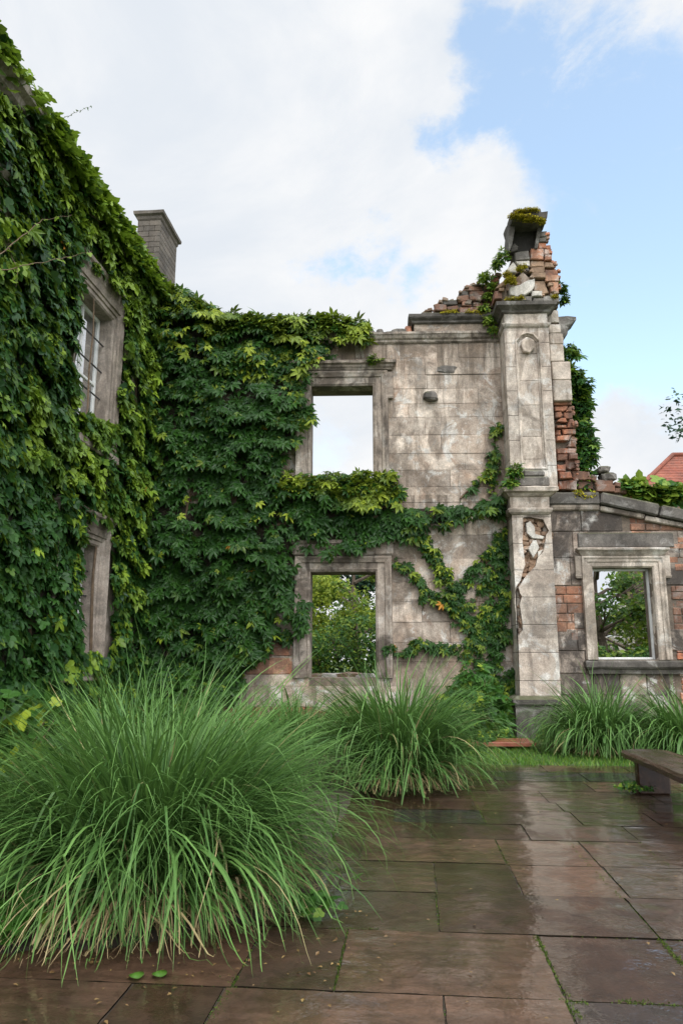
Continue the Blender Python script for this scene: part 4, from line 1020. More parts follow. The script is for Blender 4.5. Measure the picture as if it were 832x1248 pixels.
# --- on the ruin
main_poly = [(168, 338), (215, 350), (250, 368), (275, 384), (330, 388), (400, 385), (449, 396), (444, 410), (412, 424), (380, 446), (368, 478), (379, 500), (381, 515), (362, 528), (347, 548), (338, 566), (346, 584), (380, 578), (430, 583), (485, 592), (492, 618), (540, 616), (575, 612), (614, 606), (616, 626), (570, 634), (530, 640), (505, 655), (470, 655), (440, 672), (405, 676), (380, 668), (360, 672), (356, 700), (372, 730), (379, 745), (372, 765), (350, 782), (330, 776), (338, 800), (305, 800), (286, 850), (160, 880), (150, 600)]
hole_polys = [[(334, 742), (352, 736), (356, 768), (338, 772)], [(226, 590), (250, 590), (250, 612), (226, 612)], [(272, 596), (298, 596), (298, 616), (272, 616)]]
MO, MU, MN = (0, YW, 0), (1, 0, 0), (0, -1, 0)
def acc_main(px, py, s, z):
    jx = px + 7 * (vnoise(np.stack([s * 4, z * 4, s * 0], 1), 1, 77) - .5) * 2; jy = py + 6 * (vnoise(np.stack([s * 4, z * 4, s * 0], 1), 1, 78) - .5) * 2
    k = inpoly(jx, jy, main_poly)
    for h in hole_polys: k &= ~(inpoly(jx, jy, h) & (rng.random(len(px)) < .85))
    return k
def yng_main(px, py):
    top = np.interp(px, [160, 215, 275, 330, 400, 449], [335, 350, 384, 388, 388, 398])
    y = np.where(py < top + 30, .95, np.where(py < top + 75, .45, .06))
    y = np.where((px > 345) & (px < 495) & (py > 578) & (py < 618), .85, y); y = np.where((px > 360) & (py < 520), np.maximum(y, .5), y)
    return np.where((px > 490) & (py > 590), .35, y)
cz0, cz1 = 0.3, onY(200, 335, YW)[1]; 
cr = thing('creeper', 'dense dark green creeper curtain over the left half of the ruined wall', 'climbing plant', (XC + 1.5, YW, 0), 'climbing plants')
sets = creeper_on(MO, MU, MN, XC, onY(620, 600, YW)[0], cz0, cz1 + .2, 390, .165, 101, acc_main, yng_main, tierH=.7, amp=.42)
# leaves spilling over the wall head, growing above and behind it
g = np.random.default_rng(8); n = 4200
px = g.uniform(165, 450, n); base_y = np.interp(px, [160, 180, 215, 245, 275, 330, 400, 449], [345, 352, 356, 370, 388, 391, 390, 402]); 
s = np.array([onY(a, 400, YW)[0] for a in px]); zt_i = np.array([onY(a, b, YW)[1] for a, b in zip(px, base_y)])
dep = g.uniform(-.35, .5, n); z = zt_i - .02 + (g.random(n) ** 1.5 - .75) * .35 * (.6 + vnoise(np.stack([s*3, s*0, s*0], 1), 1, 4)) - np.abs(dep) * .25
Pp = np.stack([s, YW + dep, z], 1); tip = np.stack([g.normal(0, .7, n), g.normal(-.5, .5, n), g.normal(-.1, .5, n)], 1); nr = g.normal(0, .35, (n, 3)) + [0, -.35, 1]
yo = (g.random(n) < .7) * g.uniform(.2, .9, n) * np.clip(vnoise(Pp, 2., 3) * 1.6 - .2, 0, 1)
sets.append((t_palmate(), Pp, frames(tip, nr), .17 * np.exp(g.normal(0, .25, n)), np.minimum(g.random(n), .985), yo))
# shrubby mass on the sill of the upper window
n = 800; px = g.uniform(345, 484, n); s = np.array([onY(a, 590, YW)[0] for a in px]); pk = vnoise(np.stack([s * 3, s * 0, s * 0], 1), 1, 14)
Pp = np.stack([s, YW - g.uniform(-.15, .45, n), uzb - .05 + g.uniform(-.35, .14, n) + .12 * pk], 1)
tip = np.stack([g.normal(0, .7, n), g.normal(-.6, .4, n), g.normal(0, .5, n)], 1); nr = g.normal(0, .4, (n, 3)) + [0, -.5, 1]
sets.append((t_palmate(), Pp, frames(tip, nr), .16 * np.exp(g.normal(0, .25, n)), np.minimum(g.random(n), .985), (g.random(n) < .6) * g.uniform(.2, 1, n)))
leafmesh('leaves', sets, M['creeper'], cr)
shade_sheet(MO, MU, MN, XC, onY(620, 600, YW)[0], cz0, cz1, acc_main, 'x', cr)
sx = lambda px, py: onY(px, py, YW)
mb = stems(MO, MU, MN, [[sx(200, 860), sx(215, 700), sx(240, 560), sx(300, 460), sx(420, 405)], [sx(260, 860), sx(290, 700), sx(330, 600), sx(480, 620)], [sx(330, 640), sx(480, 628), sx(560, 640), sx(612, 618)], [sx(300, 800), sx(340, 700), sx(372, 750)], [sx(230, 800), sx(200, 500), sx(190, 360)]], .03)
mb.build('stem', M['vine'], cr)
# --- branching creeper right of the lower window
lines = [([(600, 860), (575, 770), (551, 721), (530, 680), (512, 655)], 17), ([(551, 721), (572, 700), (598, 668), (614, 645)], 13), ([(575, 740), (590, 712), (614, 668)], 15), ([(548, 740), (530, 728), (512, 706), (492, 690), (476, 682)], 11), ([(513, 712), (516, 742)], 8), ([(556, 792), (530, 788), (512, 783), (492, 797), (474, 789)], 11),
         ([(600, 600), (603, 560), (603, 518)], 13), ([(560, 608), (580, 590), (600, 575)], 8), ([(590, 860), (604, 800), (608, 740), (610, 690)], 17), ([(570, 800), (580, 760), (590, 740)], 16)]
polyR = [(545, 715), (575, 726), (600, 706), (620, 720), (626, 800), (629, 860), (585, 868), (562, 830), (548, 760)]
def acc_right(px, py, s, z):
    k = inpoly(px, py, polyR) & (vnoise(np.stack([s * 3.2, z * 3.2, s * 0], 1), 1, 55) > .5)
    for pts, w in lines:
        for a, b in zip(pts, pts[1:]):
            ax, ay, bx, by = *a, *b; L2 = (bx-ax)**2 + (by-ay)**2; u = np.clip(((px-ax)*(bx-ax) + (py-ay)*(by-ay)) / L2, 0, 1)
            d = np.hypot(px - ax - u*(bx-ax), py - ay - u*(by-ay)); k |= d < w * (.1 + 1.0 * vnoise(np.stack([s * 6, z * 6, s * 0], 1), 1, 56)) * .72
    return k
cr2 = thing('creeper', 'branching green creeper fanning out from the foot of the pillar, right of the lower window', 'climbing plant', (onY(600, 860, YW)[0], YW - .1, 0), 'climbing plants')
sets = creeper_on(MO, MU, MN, onY(465, 700, YW)[0], onY(628, 700, YW)[0], .2, onY(600, 505, YW)[1], 560, .115, 131, acc_right, lambda px, py: np.where(py < 620, .7, .38), tierH=.35, amp=.12, base=.05)
leafmesh('leaves', sets, M['creeper'], cr2)
stems(MO, MU, MN, [[sx(*p) for p in pts] for pts, w in lines], .022).build('stem', M['vine'], cr2)
# --- behind the pillar at the right
def bush_cloud(P, size, seed, tmpl=None, young=.25, up=.8):
    g = np.random.default_rng(seed); n = len(P); tip = g.normal(0, 1, (n, 3)) * [.7, .7, .35] + [0, -.35, -.3]; nr = g.normal(0, .45, (n, 3)) + [0, -.5, up]
    return [(tmpl or t_palmate(), P, frames(tip, nr), size * np.exp(g.normal(0, .25, n)), np.minimum(g.random(n), .985), (g.random(n) < young) * g.uniform(.2, 1, n))]
def poly_cloud(poly, cr, Y, depth, n, seed, nz=.35, sc=3.):
    g = np.random.default_rng(seed); pp = [onY(*cr(*p), Y) for p in poly]; xs = [p[0] for p in pp]; zs = [p[1] for p in pp]
    x = g.uniform(min(xs) - .1, max(xs) + .1, n * 4); z = g.uniform(min(zs) - .1, max(zs) + .1, n * 4); y = Y + g.uniform(0, depth, n * 4)
    P = np.stack([x, y, z], 1); jx = x + (vnoise(P, 3.5, seed) - .5) * .3; jz = z + (vnoise(P, 3.5, seed + 1) - .5) * .3
    k = inpoly(jx, jz, pp) & (vnoise(P, sc, seed + 2) > nz); return P[k][:n]
cr3 = thing('creeper', 'dark green creeper climbing the far side of the pillar, seen against the sky', 'climbing plant', (onY(705, 500, YR + .5)[0], YR + .6, 0), 'climbing plants')
P = poly_cloud([(688, 412), (700, 418), (712, 445), (720, 470), (722, 520), (728, 560), (724, 588), (700, 600), (688, 560), (684, 480)], idp, YR + .35, .7, 2600, 41)
leafmesh('leaves', bush_cloud(P, .17, 42, young=.18), M['ivyhouse'], cr3)
mb = MB(); tube(mb, [(onY(692, 600, YR + .7)[0], YR + .75, 0), (onY(694, 600, YR + .7)[0], YR + .7, 3.6), (onY(696, 500, YR + .7)[0], YR + .7, 6), (onY(700, 430, YR + .7)[0], YR + .7, 8)], [.07, .06, .05, .02], 8); mb.build('stem', M['vine'], cr3)
# --- on the house
winU = [(96, 360), (104, 318), (116, 326), (150, 362), (160, 402), (153, 440), (146, 520), (96, 504)]
winL = [(99, 690), (103, 648), (108, 618), (122, 630), (138, 652), (139, 690), (140, 740), (134, 800), (98, 795)]
patch = [[(160, 455), (170, 450), (172, 498), (163, 505)], [(158, 752), (170, 752), (172, 800), (160, 800)]]
HO = tuple(CH); HU = tuple(MH.to_3x3() @ Vector((1, 0, 0))); HNt = tuple(HN)
def acc_house(px, py, s, z):
    j = 6 * (vnoise(np.stack([s * 4, z * 4, s * 0], 1), 1, 87) - .5) * 2
    k = ~inpoly(px + j, py + j, winU) & ~inpoly(px + j, py + j, winL)
    for p_ in patch: k &= ~inpoly(px, py, p_)
    eave = inpoly(px, py, [(-400, -160), (-30, 30), (28, 96), (40, 120), (40, 132), (20, 128), (-60, 62), (-400, -100)])
    return k & ~(eave & (rng.random(len(px)) < .93))
def yng_lit_house(px, py):  # new growth, plus sunlight on the right edge put into leaf colour
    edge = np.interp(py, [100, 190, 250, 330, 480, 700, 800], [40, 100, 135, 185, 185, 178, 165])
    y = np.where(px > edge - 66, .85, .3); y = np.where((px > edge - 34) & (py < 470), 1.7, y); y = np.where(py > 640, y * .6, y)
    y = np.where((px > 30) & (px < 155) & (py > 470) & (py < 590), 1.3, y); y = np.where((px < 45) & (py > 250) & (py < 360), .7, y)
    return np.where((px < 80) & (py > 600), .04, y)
crh = thing('ivy', 'thick ivy covering the whole courtyard face of the left house', 'climbing plant', tuple(CH + HN * .1), 'climbing plants')
sets = creeper_on(HO, HU, HNt, -9.0, .0, -.0, HT + .25, 600, .138, 151, acc_house, yng_lit_house, tierH=.8, amp=.24, base=.06, tmpl='mix')
# over the eaves
g = np.random.default_rng(18); n = 9000; s = g.uniform(-9, .3, n); vo = vnoise(np.stack([s * 1.1, s * 0, s * 0], 1), 1, 31); k = g.random(n) < np.where(s < -5.6, .35, 1) ; s = s[k]; n = len(s); vo = vo[k]
outd = g.uniform(-.4, .42, n); z = HT + .22 + (g.random(n) ** 1.3 * .5 - .32) * (.5 + vo) - np.maximum(outd, 0) ** 2 * 1.2
Pp = np.array(HO) + s[:, None] * np.array(HU) + outd[:, None] * np.array(HNt) + z[:, None] * UP
px, py = proj(Pp); k = ~(inpoly(px, py, winU)) & ~inpoly(px, py, [(-30, 40), (28, 96), (40, 120), (40, 132), (20, 128), (-30, 90)]); Pp = Pp[k]; n = len(Pp)
tip = g.normal(0, .5, (n, 3)) + np.array(HNt) * .7 + [0, 0, -.35]; nr = g.normal(0, .35, (n, 3)) + np.array(HNt) * .5 + [0, 0, .9]
sets.append((t_lobed(), Pp, frames(tip, nr), .14 * np.exp(g.normal(0, .25, n)), np.minimum(g.random(n), .985), (g.random(n) < .85) * g.uniform(.25, 1, n)))
leafmesh('leaves', sets, M['ivyhouse'], crh)
shade_sheet(HO, HU, HNt, -9.0, .0, .0, HT, acc_house, 'x', crh)
def Hp(s, z, out): return CH + Vector(HU) * s + Vector((0, 0, z)) + Vector(HNt) * out
mb = stems(HO, HU, HNt, [[(-1 - k * 1.1, 0), (-1.3 - k * 1.1, 3), (-.8 - k * 1.15, 6), (-1 - k * 1.1, 9.6)] for k in range(7)], .03); mb.build('stem', M['vine'], crh)
# long free shoots
SL = []
def shoot(pts, Y, r=.008, leaf=.07, every=3, yv=.6):
    P = []
    for (px, py), yv_ in zip(pts, Y): x, z = onY(px, py, yv_); P.append(Vector((x, yv_, z)))
    Q = []
    for i in range(len(P) - 1):
        for k in range(8): Q.append(P[i].lerp(P[i+1], k / 8) + Vector((0, 0, .012 * math.sin(k * 1.3 + i))))
    Q.append(P[-1]); n = len(Q); mb = MB(); tube(mb, Q, [r * (1 - .75 * i / n) for i in range(n)], 5); mb.build('shoot', M['vine'], crh)
    pp = np.array([Q[i] for i in range(2, n, every)]); m_ = len(pp); gg = np.random.default_rng(n + int(P[0].z * 100))
    SL.append((t_lobed(), pp, frames(gg.normal(0, .6, (m_, 3)) + [.2, -.3, -.5], gg.normal(0, .4, (m_, 3)) + [.3, -.6, .8]), leaf * gg.uniform(.6, 1.3, m_), gg.random(m_) * .9, np.full(m_, yv)))
shoot([(-10, 332), (40, 322), (80, 314), (113, 306)], [8.4, 8.8, 9.2, 9.5]); shoot([(-10, 318), (25, 290), (52, 268), (88, 262)], [8.4, 8.8, 9.3, 9.6]); shoot([(60, 152), (80, 143), (95, 136), (111, 129)], [11.4, 11.4, 11.4, 11.4], .006, .045, 2, .1)
shoot([(30, 180), (36, 168), (40, 158)], [10.2, 10.1, 10.], .006, .05, 3); shoot([(62, 236), (70, 225), (78, 214)], [11.4, 11.3, 11.2], .006, .05, 3)
shoot([(10, 300), (22, 330), (20, 350)], [8.8, 8.8, 8.8], .006, .13, 4)
leafmesh('shoot_leaves', SL, M['ivyhouse'], crh)
# ================================================================== moss cushions and small plants on the masonry
def cushion(label, cat, pts, n, size, mat, seed, tm=None, young=.6, group='moss and small plants growing on the masonry', name='moss_cushion', up=.9):
    g = np.random.default_rng(seed); Q = []
    for (x, y, z, rx, rz) in pts:
        d = g.normal(0, 1, (n, 3)); d /= np.linalg.norm(d, axis=1, keepdims=True); d[:, 2] = np.abs(d[:, 2]) * (g.random(n) < .8) + d[:, 2] * .2
        Q.append(np.array([x, y, z]) + d * [rx, rx * .8, rz] * (g.random(n) ** .4)[:, None])
    Q = np.concatenate(Q); loc = (pts[0][0], pts[0][1], pts[0][2])
    o = leafmesh(name, bush_cloud(Q, size, seed, tm or t_simple(), young, up), mat, None, loc); tag(o, label, cat, group); return o
def pt(px, py, Y, cr=idp): x, z = onY(*cr(px, py), Y); return x, Y, z
MS = 'moss'
cushion('yellow moss capping the topmost slab of the pillar', MS, [(*pt(x, y, T0 - .40, c6), rx, .07) for x, y, rx in ((170, 168, .12), (220, 175, .16), (280, 180, .18), (340, 190, .16), (400, 205, .13), (230, 130, .12), (290, 120, .14), (350, 118, .12), (415, 225, .08), (300, 200, .12))], 700, .028, M['moss'], 1)
cushion('yellow green moss hanging on the rubble left of the white fragments, pillar top', MS, [(*pt(x, y, T0 - .14, c6), rx, .1) for x, y, rx in ((120, 660, .1), (150, 700, .14), (170, 730, .08), (120, 720, .07), (230, 615, .1), (270, 600, .06))], 400, .03, M['moss'], 2)
cushion('yellow moss line at the base of the rubble, on the capital of the pillar', MS, [(*pt(x, y, T0 - .16, c6), rx, .07) for x, y, rx in ((140, 872, .1), (190, 868, .12), (240, 860, .08), (525, 850, .1))], 350, .03, M['moss'], 3)
cushion('yellow green moss cushion on the parapet coping, left of its pair', MS, [(*pt(x, y, YW - .10, c5), rx, .10) for x, y, rx in ((185, 455, .12), (215, 452, .12))], 400, .03, M['moss'], 4)
cushion('yellow green moss cushion on the parapet coping, nearer the pillar', MS, [(*pt(x, y, YW - .10, c5), rx, .10) for x, y, rx in ((270, 452, .1), (295, 455, .14), (315, 458, .08))], 400, .03, M['moss'], 5)
cushion('yellow moss tuft on the low wall head beside the pillar', MS, [(*pt(x, y, YL - .05, c6a), rx, .12) for x, y, rx in ((440, 350, .12), (465, 358, .14), (495, 355, .1))], 400, .045, M['moss'], 6)
PL = 'small plant'
cushion('small bright plant rooted above the right corner of the upper window', PL, [(*pt(457, 441, YW - .2), .13, .13)], 70, .13, M['bush'], 7, t_palmate(3), .8, name='wall_plant')
cushion('small green plant on the ledge halfway up the pillar', PL, [(*pt(628, 579, YP - .05), .14, .22), (*pt(621, 592, YP - .1), .14, .14)], 110, .12, M['bush'], 8, t_palmate(3), .5, name='wall_plant')
cushion('trailing green plant spilling down beside the capital of the pillar', PL, [(*pt(x, y, YW - .12), .12, .15) for x, y in ((592, 338), (600, 350), (596, 362), (590, 378), (596, 392), (600, 405), (605, 325), (588, 342))], 60, .11, M['bush'], 9, t_palmate(3), .7, name='wall_plant')
cushion('small green plant sprouting left of the hollow at the pillar top', PL, [(*pt(612, 315, T0), .14, .2), (*pt(605, 322, T0 + .05), .1, .14)], 70, .1, M['bush'], 10, t_palmate(3), .6, name='wall_plant')
cushion('dark leafy sprig on the right side of the pillar top', PL, [(*pt(684, 356, T0 + .2), .08, .22), (*pt(687, 368, T0 + .2), .08, .15)], 90, .1, M['ivyhouse'], 11, t_palmate(3), .1, name='wall_plant')
cushion('leafy green plant standing on the low wall coping, left of the red-roofed house', PL, [(*pt(x, y, YL + .3), .2, .16) for x, y in ((762, 596), (772, 593), (782, 600))], 80, .2, M['bush'], 12, t_lobed(), .7, name='wall_plant')
cushion('broad bright leafy plant on the low wall coping below the red roof', PL, [(*pt(x, y, YL + .3), .26, .2) for x, y in ((795, 603), (808, 598), (822, 603), (838, 600), (815, 610), (850, 606))], 120, .22, M['bush'], 13, t_lobed(), .75, name='wall_plant')
# ================================================================== undergrowth at the wall foot
def shrub(label, x, y, r, h, n, size, seed, mat='bush', young=.15, tm=None, name='shrub', cat='shrub'):
    g = np.random.default_rng(seed); d = g.normal(0, 1, (n * 3, 3)); d /= np.linalg.norm(d, axis=1, keepdims=True); d[:, 2] = np.abs(d[:, 2])
    P = np.array([x, y, .05]) + d * [r, r, h] * (g.random(n * 3) ** .35)[:, None] * (.75 + .5 * vnoise(d * 2 + seed, 1.6, seed))[:, None]
    P = P[vnoise(P, 4., seed + 3) > .36][:n]
    t_ = thing(name, label, cat, (x, y, 0), 'shrubs at the wall foot'); leafmesh('leaves', bush_cloud(P, size, seed, tm, young), M[mat], t_)
    mb = MB()
    for k in range(7):
        a = g.uniform(0, 6.28); q = g.uniform(.3, .8); mb_p = [(x, y, 0), (x + math.cos(a) * r * q * .4, y + math.sin(a) * r * q * .4, h * .5), (x + math.cos(a) * r * q, y + math.sin(a) * r * q, h * .85)]
        tube(mb, mb_p, [.02, .012, .004], 5)
    mb.build('stem', M['vine'], t_); return t_
bx, by = onZ(588, 892); shrub('dark leafy shrub at the foot of the creeper beside the pillar plinth', bx - .35, 14.7, .6, 1.35, 1500, .17, 201, young=.1)
shrub('low light green weeds in front of the pillar foot, behind the red board', onY(592, 890, 14)[0], 14.2, .5, .28, 900, .09, 202, young=.45, tm=t_palmate(3), name='weeds', cat='weeds')
shrub('bluish green shrub behind the mid grass clump, under the branching creeper', onY(565, 860, 13.2)[0], 13.4, .55, .95, 1100, .15, 203, mat='creeper', young=.1)
shrub('small weeds at the right corner of the pillar plinth', onY(672, 890, 14.6)[0], 14.75, .22, .25, 250, .08, 204, young=.4, tm=t_palmate(3), name='weeds', cat='weeds')
shrub('leafy ground cover at the left edge below the ivy', -3.1, 6.6, .55, 1.15, 1000, .13, 205, mat='creeper', young=.15, tm=t_lobed())
shrub('low dark shrub in the corner between house and ruined wall', -3.6, 14.3, .9, 1.2, 1300, .16, 206, mat='creeper', young=.05)
wx, wy = onZ(776, 967); shrub('small weed with round leaves growing at the foot of the bench', wx, wy, .22, .09, 220, .035, 207, young=.15, tm=t_lobed(), name='weeds', cat='weeds')
wx, wy = onZ(834, 972); shrub('small weed under the bench at the right edge of the picture', wx + .1, wy, .15, .08, 120, .035, 208, young=.15, tm=t_lobed(), name='weeds', cat='weeds')
# broad leaves low in the foreground clump and two round leaves lying on the paving
shrub('broad dark leaves low at the left of the largest grass clump', onZ(30, 1150)[0], onZ(30, 1150)[1] + .1, .28, .3, 70, .13, 209, young=.05, tm=t_lobed(), name='weeds', cat='weeds')
shrub('little weed at the right foot of the largest grass clump', onZ(385, 1120)[0], onZ(385, 1120)[1] + .05, .16, .1, 50, .06, 211, young=.05, tm=t_lobed(), name='weeds', cat='weeds')
for k, ((px, py), lab) in enumerate([((166, 1188), 'round green leaf lying on the wet paving, left of the pair'), ((194, 1186), 'round green leaf lying on the wet paving, right of the pair')]):
    x, y = onZ(px, py, .02); mb = MB(); R0 = .036; ring = [(R0 * math.cos(a) * (1 + .08 * math.sin(3 * a + k)), R0 * math.sin(a), .004 * math.sin(2 * a)) for a in [2 * PI * i / 20 for i in range(20)]]
    V = [(0, 0, .012)] + ring + [(p[0] * .97, p[1] * .97, p[2] - .002) for p in ring]
    F = [(0, 1 + i, 1 + (i + 1) % 20) for i in range(20)] + [(1 + i, 21 + i, 21 + (i + 1) % 20, 1 + (i + 1) % 20) for i in range(20)]
    mb.add(V, F, .6); o = mb.build('fallen_leaf', M['lawn'], smooth=True); a_ = o.data.attributes.new('young', 'FLOAT', 'POINT'); o.location = (x, y, .02); tag(o, lab, 'leaf', 'fallen leaves on the paving')
g = np.random.default_rng(77); n = 260
lx = np.concatenate([g.uniform(-1.9, 3.5, n), g.normal(-.9, .6, 160)]); ly = np.concatenate([g.uniform(2.6, 10, n), g.normal(4.25, .35, 160)]); n = len(lx)
tip = np.stack([g.normal(0, 1, n), g.normal(0, 1, n), g.normal(0, .12, n)], 1); nr = np.stack([g.normal(0, .2, n), g.normal(0, .2, n), np.ones(n)], 1)
tag(leafmesh('leaf_litter', [(t_simple(), np.stack([lx, ly, np.full(n, .012)], 1), frames(tip, nr), g.uniform(.012, .035, n), g.random(n), g.random(n))], plain_mat('leaf_litter', (.10, .05, .02), (.22, .15, .05), 8, .5)), 'scattered small dead leaves and debris on the wet paving', 'leaf litter', kind='stuff')
# ================================================================== red board on the lawn
x0, y0 = onZ(568, 911, .06); x1, y1 = onZ(653, 911, .06)
mb = MB(); L = x1 - x0; block(mb, -L/2, L/2, -.35, .35, 0, .07, .008, .003); o = mb.build('wet_red_board', plain_mat('wet_red_board', (.22, .062, .035), (.33, .11, .07), 3, .3, .4, .006, stretch=(1, 5, 1)))
o.location = ((x0 + x1) / 2, y0 + .36, .07); tag(o, 'flat wet red board lying on the grass in front of the pillar', 'board')
# ================================================================== bench
bl_, bt = onZ(757, 923, .36); print('bench', bl_, bt, onZ(832, 957, .40), onZ(768, 966, 0), onZ(806, 966, 0), onZ(832, 913, .5))
XB0, YB1 = bl_, bt; ang = -math.atan2(bl_ - onZ(832, 957, .36)[0], bt - onZ(832, 957, .36)[1])
bench = thing('bench', 'long dark wet wooden bench at the right edge of the paving', 'bench', (XB0 + .25, YB1 - .9, 0)); LB = 2.9
bench.location = (XB0, YB1, 0); bench.rotation_euler.z = ang
mb = MB(); WB = .58
rs = []
for k in range(15):
    y = .02 - LB * k / 14; rr = [(0.03, y, .355), (.0, y, .37), (-.005, y, .42), (.025, y, .445), (.2, y, .452), (.42, y, .452), (WB - .03, y, .442), (WB, y, .415), (WB - .02, y, .355)]
    rs.append([jn(p, .007, 5) for p in rr])
loft(mb, rs, tint=.5); mb.build('seat', M['wetwood'], bench, local=True, smooth=False)
for y in (-.32, -LB + .32):
    mb = MB(); block(mb, .07, WB - .15, y - .03, y + .09, -.0, .358, .015, .004); mb.build('leg', M['wetwood'], bench, local=True)
# ================================================================== beyond the ruin
def tree(label, x, y, h, r, seed, mat, n=9000, leaf=.16, trunk_r=.18, crown0=.25, limbs=9, nz=.42, young=.25, name='tree', group='trees beyond the ruin', sx_=1.):
    g = np.random.default_rng(seed); t_ = thing(name, label, 'tree', (x, y, 0), group); mb = MB(); zc0 = h * crown0
    tube(mb, [(x, y, -.1), (x + .1, y, h * .3), (x - .05, y + .1, h * .6), (x, y, h * .92)], [trunk_r, trunk_r * .75, trunk_r * .45, trunk_r * .12], 9)
    cen = []
    for k in range(limbs):
        a = k * 2.4 + g.uniform(-.4, .4); z0 = h * g.uniform(crown0, .75); L = r * g.uniform(.6, 1.) * (1.15 - .6 * abs(z0 / h - .5)); e = (x + math.cos(a) * L * sx_, y + math.sin(a) * L, z0 + L * g.uniform(.1, .6))
        tube(mb, [(x, y, z0), (x + math.cos(a) * L * .5 * sx_, y + math.sin(a) * L * .5, z0 + L * .25), e], [trunk_r * .4, trunk_r * .22, .015], 6); cen.append(e)
        for q in range(3):
            b = a + g.uniform(-.9, .9); f = (e[0] + math.cos(b) * L * .35, e[1] + math.sin(b) * L * .35, e[2] + g.uniform(-.2, .5) * L); tube(mb, [(x + (e[0]-x) * .6, y + (e[1]-y) * .6, z0 + (e[2]-z0) * .6), f], [trunk_r * .15, .01], 5); cen.append(f)
    mb.build('trunk', M['bark'], t_); cen.append((x, y, h * .9))
    cen = np.array(cen); idx = g.integers(0, len(cen), n * 2); d = g.normal(0, 1, (n * 2, 3)); d /= np.linalg.norm(d, axis=1, keepdims=True)
    P = cen[idx] + d * (g.random(n * 2) ** .4)[:, None] * np.array([r * .42, r * .42, r * .3]) ; P = P[(vnoise(P, 1.4, seed) > nz) & (P[:, 2] > zc0 * .6)][:n]
    leafmesh('crown', bush_cloud(P, leaf, seed, t_simple() if leaf < .3 else t_palmate(3), young), M[mat], t_); return t_
gx = lambda px, Y: onY(px, 700, Y)[0]
tree('airy bright green tree seen in the middle of the lower window', gx(432, 27), 27, 6.6, 1.7, 301, 'limeleaf', 7000, .16, young=.5)
tree('dark bluish tree seen at the left side of the lower window', gx(382, 31), 31, 6.5, 1.5, 302, 'conifer', 7000, .2, limbs=14, nz=.3)
tree('darker green tree at the right behind the lower window', gx(492, 34), 34, 7.0, 2.6, 303, 'treeleaf', 7000, .2)
tree('tall spreading tree behind the small window of the low wall', gx(770, 25), 25, 5.3, 2.6, 304, 'limeleaf', 4500, .17, limbs=10, nz=.42)
tree('leafy tree behind the low wall, left part of the small window', gx(726, 22), 22, 5.2, 1.2, 305, 'treeleaf', 2600, .16)
tree('blue green tree outside the right edge whose branch tips reach into the sky', gx(1030, 17), 18.5, 10.2, 1.75, 306, 'conifer', 11000, .14, trunk_r=.28, crown0=.35, limbs=18, nz=.36, group='trees beyond the low wall')
def hedge(label, x0, x1, y, h, d, n, seed, mat, leaf=.15, young=.3):
    g = np.random.default_rng(seed); P = np.stack([g.uniform(x0, x1, n * 2), y + g.uniform(-d/2, d/2, n * 2), g.uniform(0, h, n * 2)], 1); top = h * (.7 + .4 * vnoise(P * [1, 1, 0], .9, seed)); 
    k = (P[:, 2] < top) & (vnoise(P, 1.8, seed + 1) > .3); P = P[k][:n]; t_ = thing('hedge', label, 'hedge', ((x0+x1)/2, y, 0), 'hedges beyond the ruin')
    leafmesh('leaves', bush_cloud(P, leaf, seed, t_simple(), young), M[mat], t_); mb = MB()
    for k in range(int((x1 - x0) / .6)): xx = x0 + .3 + k * .6; tube(mb, [(xx, y, -.05), (xx + .1, y, h * .4), (xx - .1, y, h * .65)], [.05, .04, .015], 6)
    mb.build('stem', M['bark'], t_)
hedge('mixed dark hedge across the view in the lower window', gx(330, 23), gx(500, 23), 23, 2.9, 1.6, 11000, 401, 'bush', .13, .3)
hedge('yellow leaved bush at the left of the lower window', gx(372, 24.5), gx(402, 24.5), 24.8, 4.4, 1.2, 3000, 402, 'limeleaf', .15, .8)
hedge('dark green bushes filling the foot of the small window', gx(700, 20), gx(830, 20), 20, 2.0, 1.2, 6000, 403, 'bush', .14, .3)
hedge('long green hedge behind the low wall to the right', gx(835, 21), gx(835, 21) + 6, 21, 3, 1.5, 6000, 404, 'bush', .15, .15)
# pale rubble wall seen through the small window, stones at the foot of the lower window
mb = MB(); xa, xb = gx(715, 27), gx(815, 27); zz = onY(760, 745, 27)[1]
masonry(mb, xa, xb, -.05, zz + .25, 27, .5, .35, (.4, .8), (), seed=50, out=.04, gap=.02, c=.05, jit=.03, skip=lambda x, z: z > zz - .5 and noise.noise(Vector((x * 1.3, 0, 2))) > 0)
o = mb.build('rubble_wall', M['white']); rebase(o, ((xa + xb) / 2, 27, 0)); tag(o, 'pale crumbling rubble wall seen through the small window', 'wall')
for k, (px, s_, lab) in enumerate([(388, .5, 'grey boulder at the left foot of the lower window view'), (403, .55, 'sandy boulder in the middle of the row seen in the lower window'), (424, .7, 'pale flat boulder, largest of the row in the lower window'), (442, .5, 'grey boulder at the right of the row in the lower window')]):
    mb = MB(); rock(mb, (0, 0, .25), (s_ * 1.5, .6, .55), 60 + k, n=12, flat=.7); o = mb.build('boulder', M['white'] if k % 2 else M['palebrick']); z = onY(px, 821, 19)[1]; o.location = (gx(px, 19), 19, max(0, z - .5)); tag(o, lab, 'boulder', 'boulders beyond the lower window')
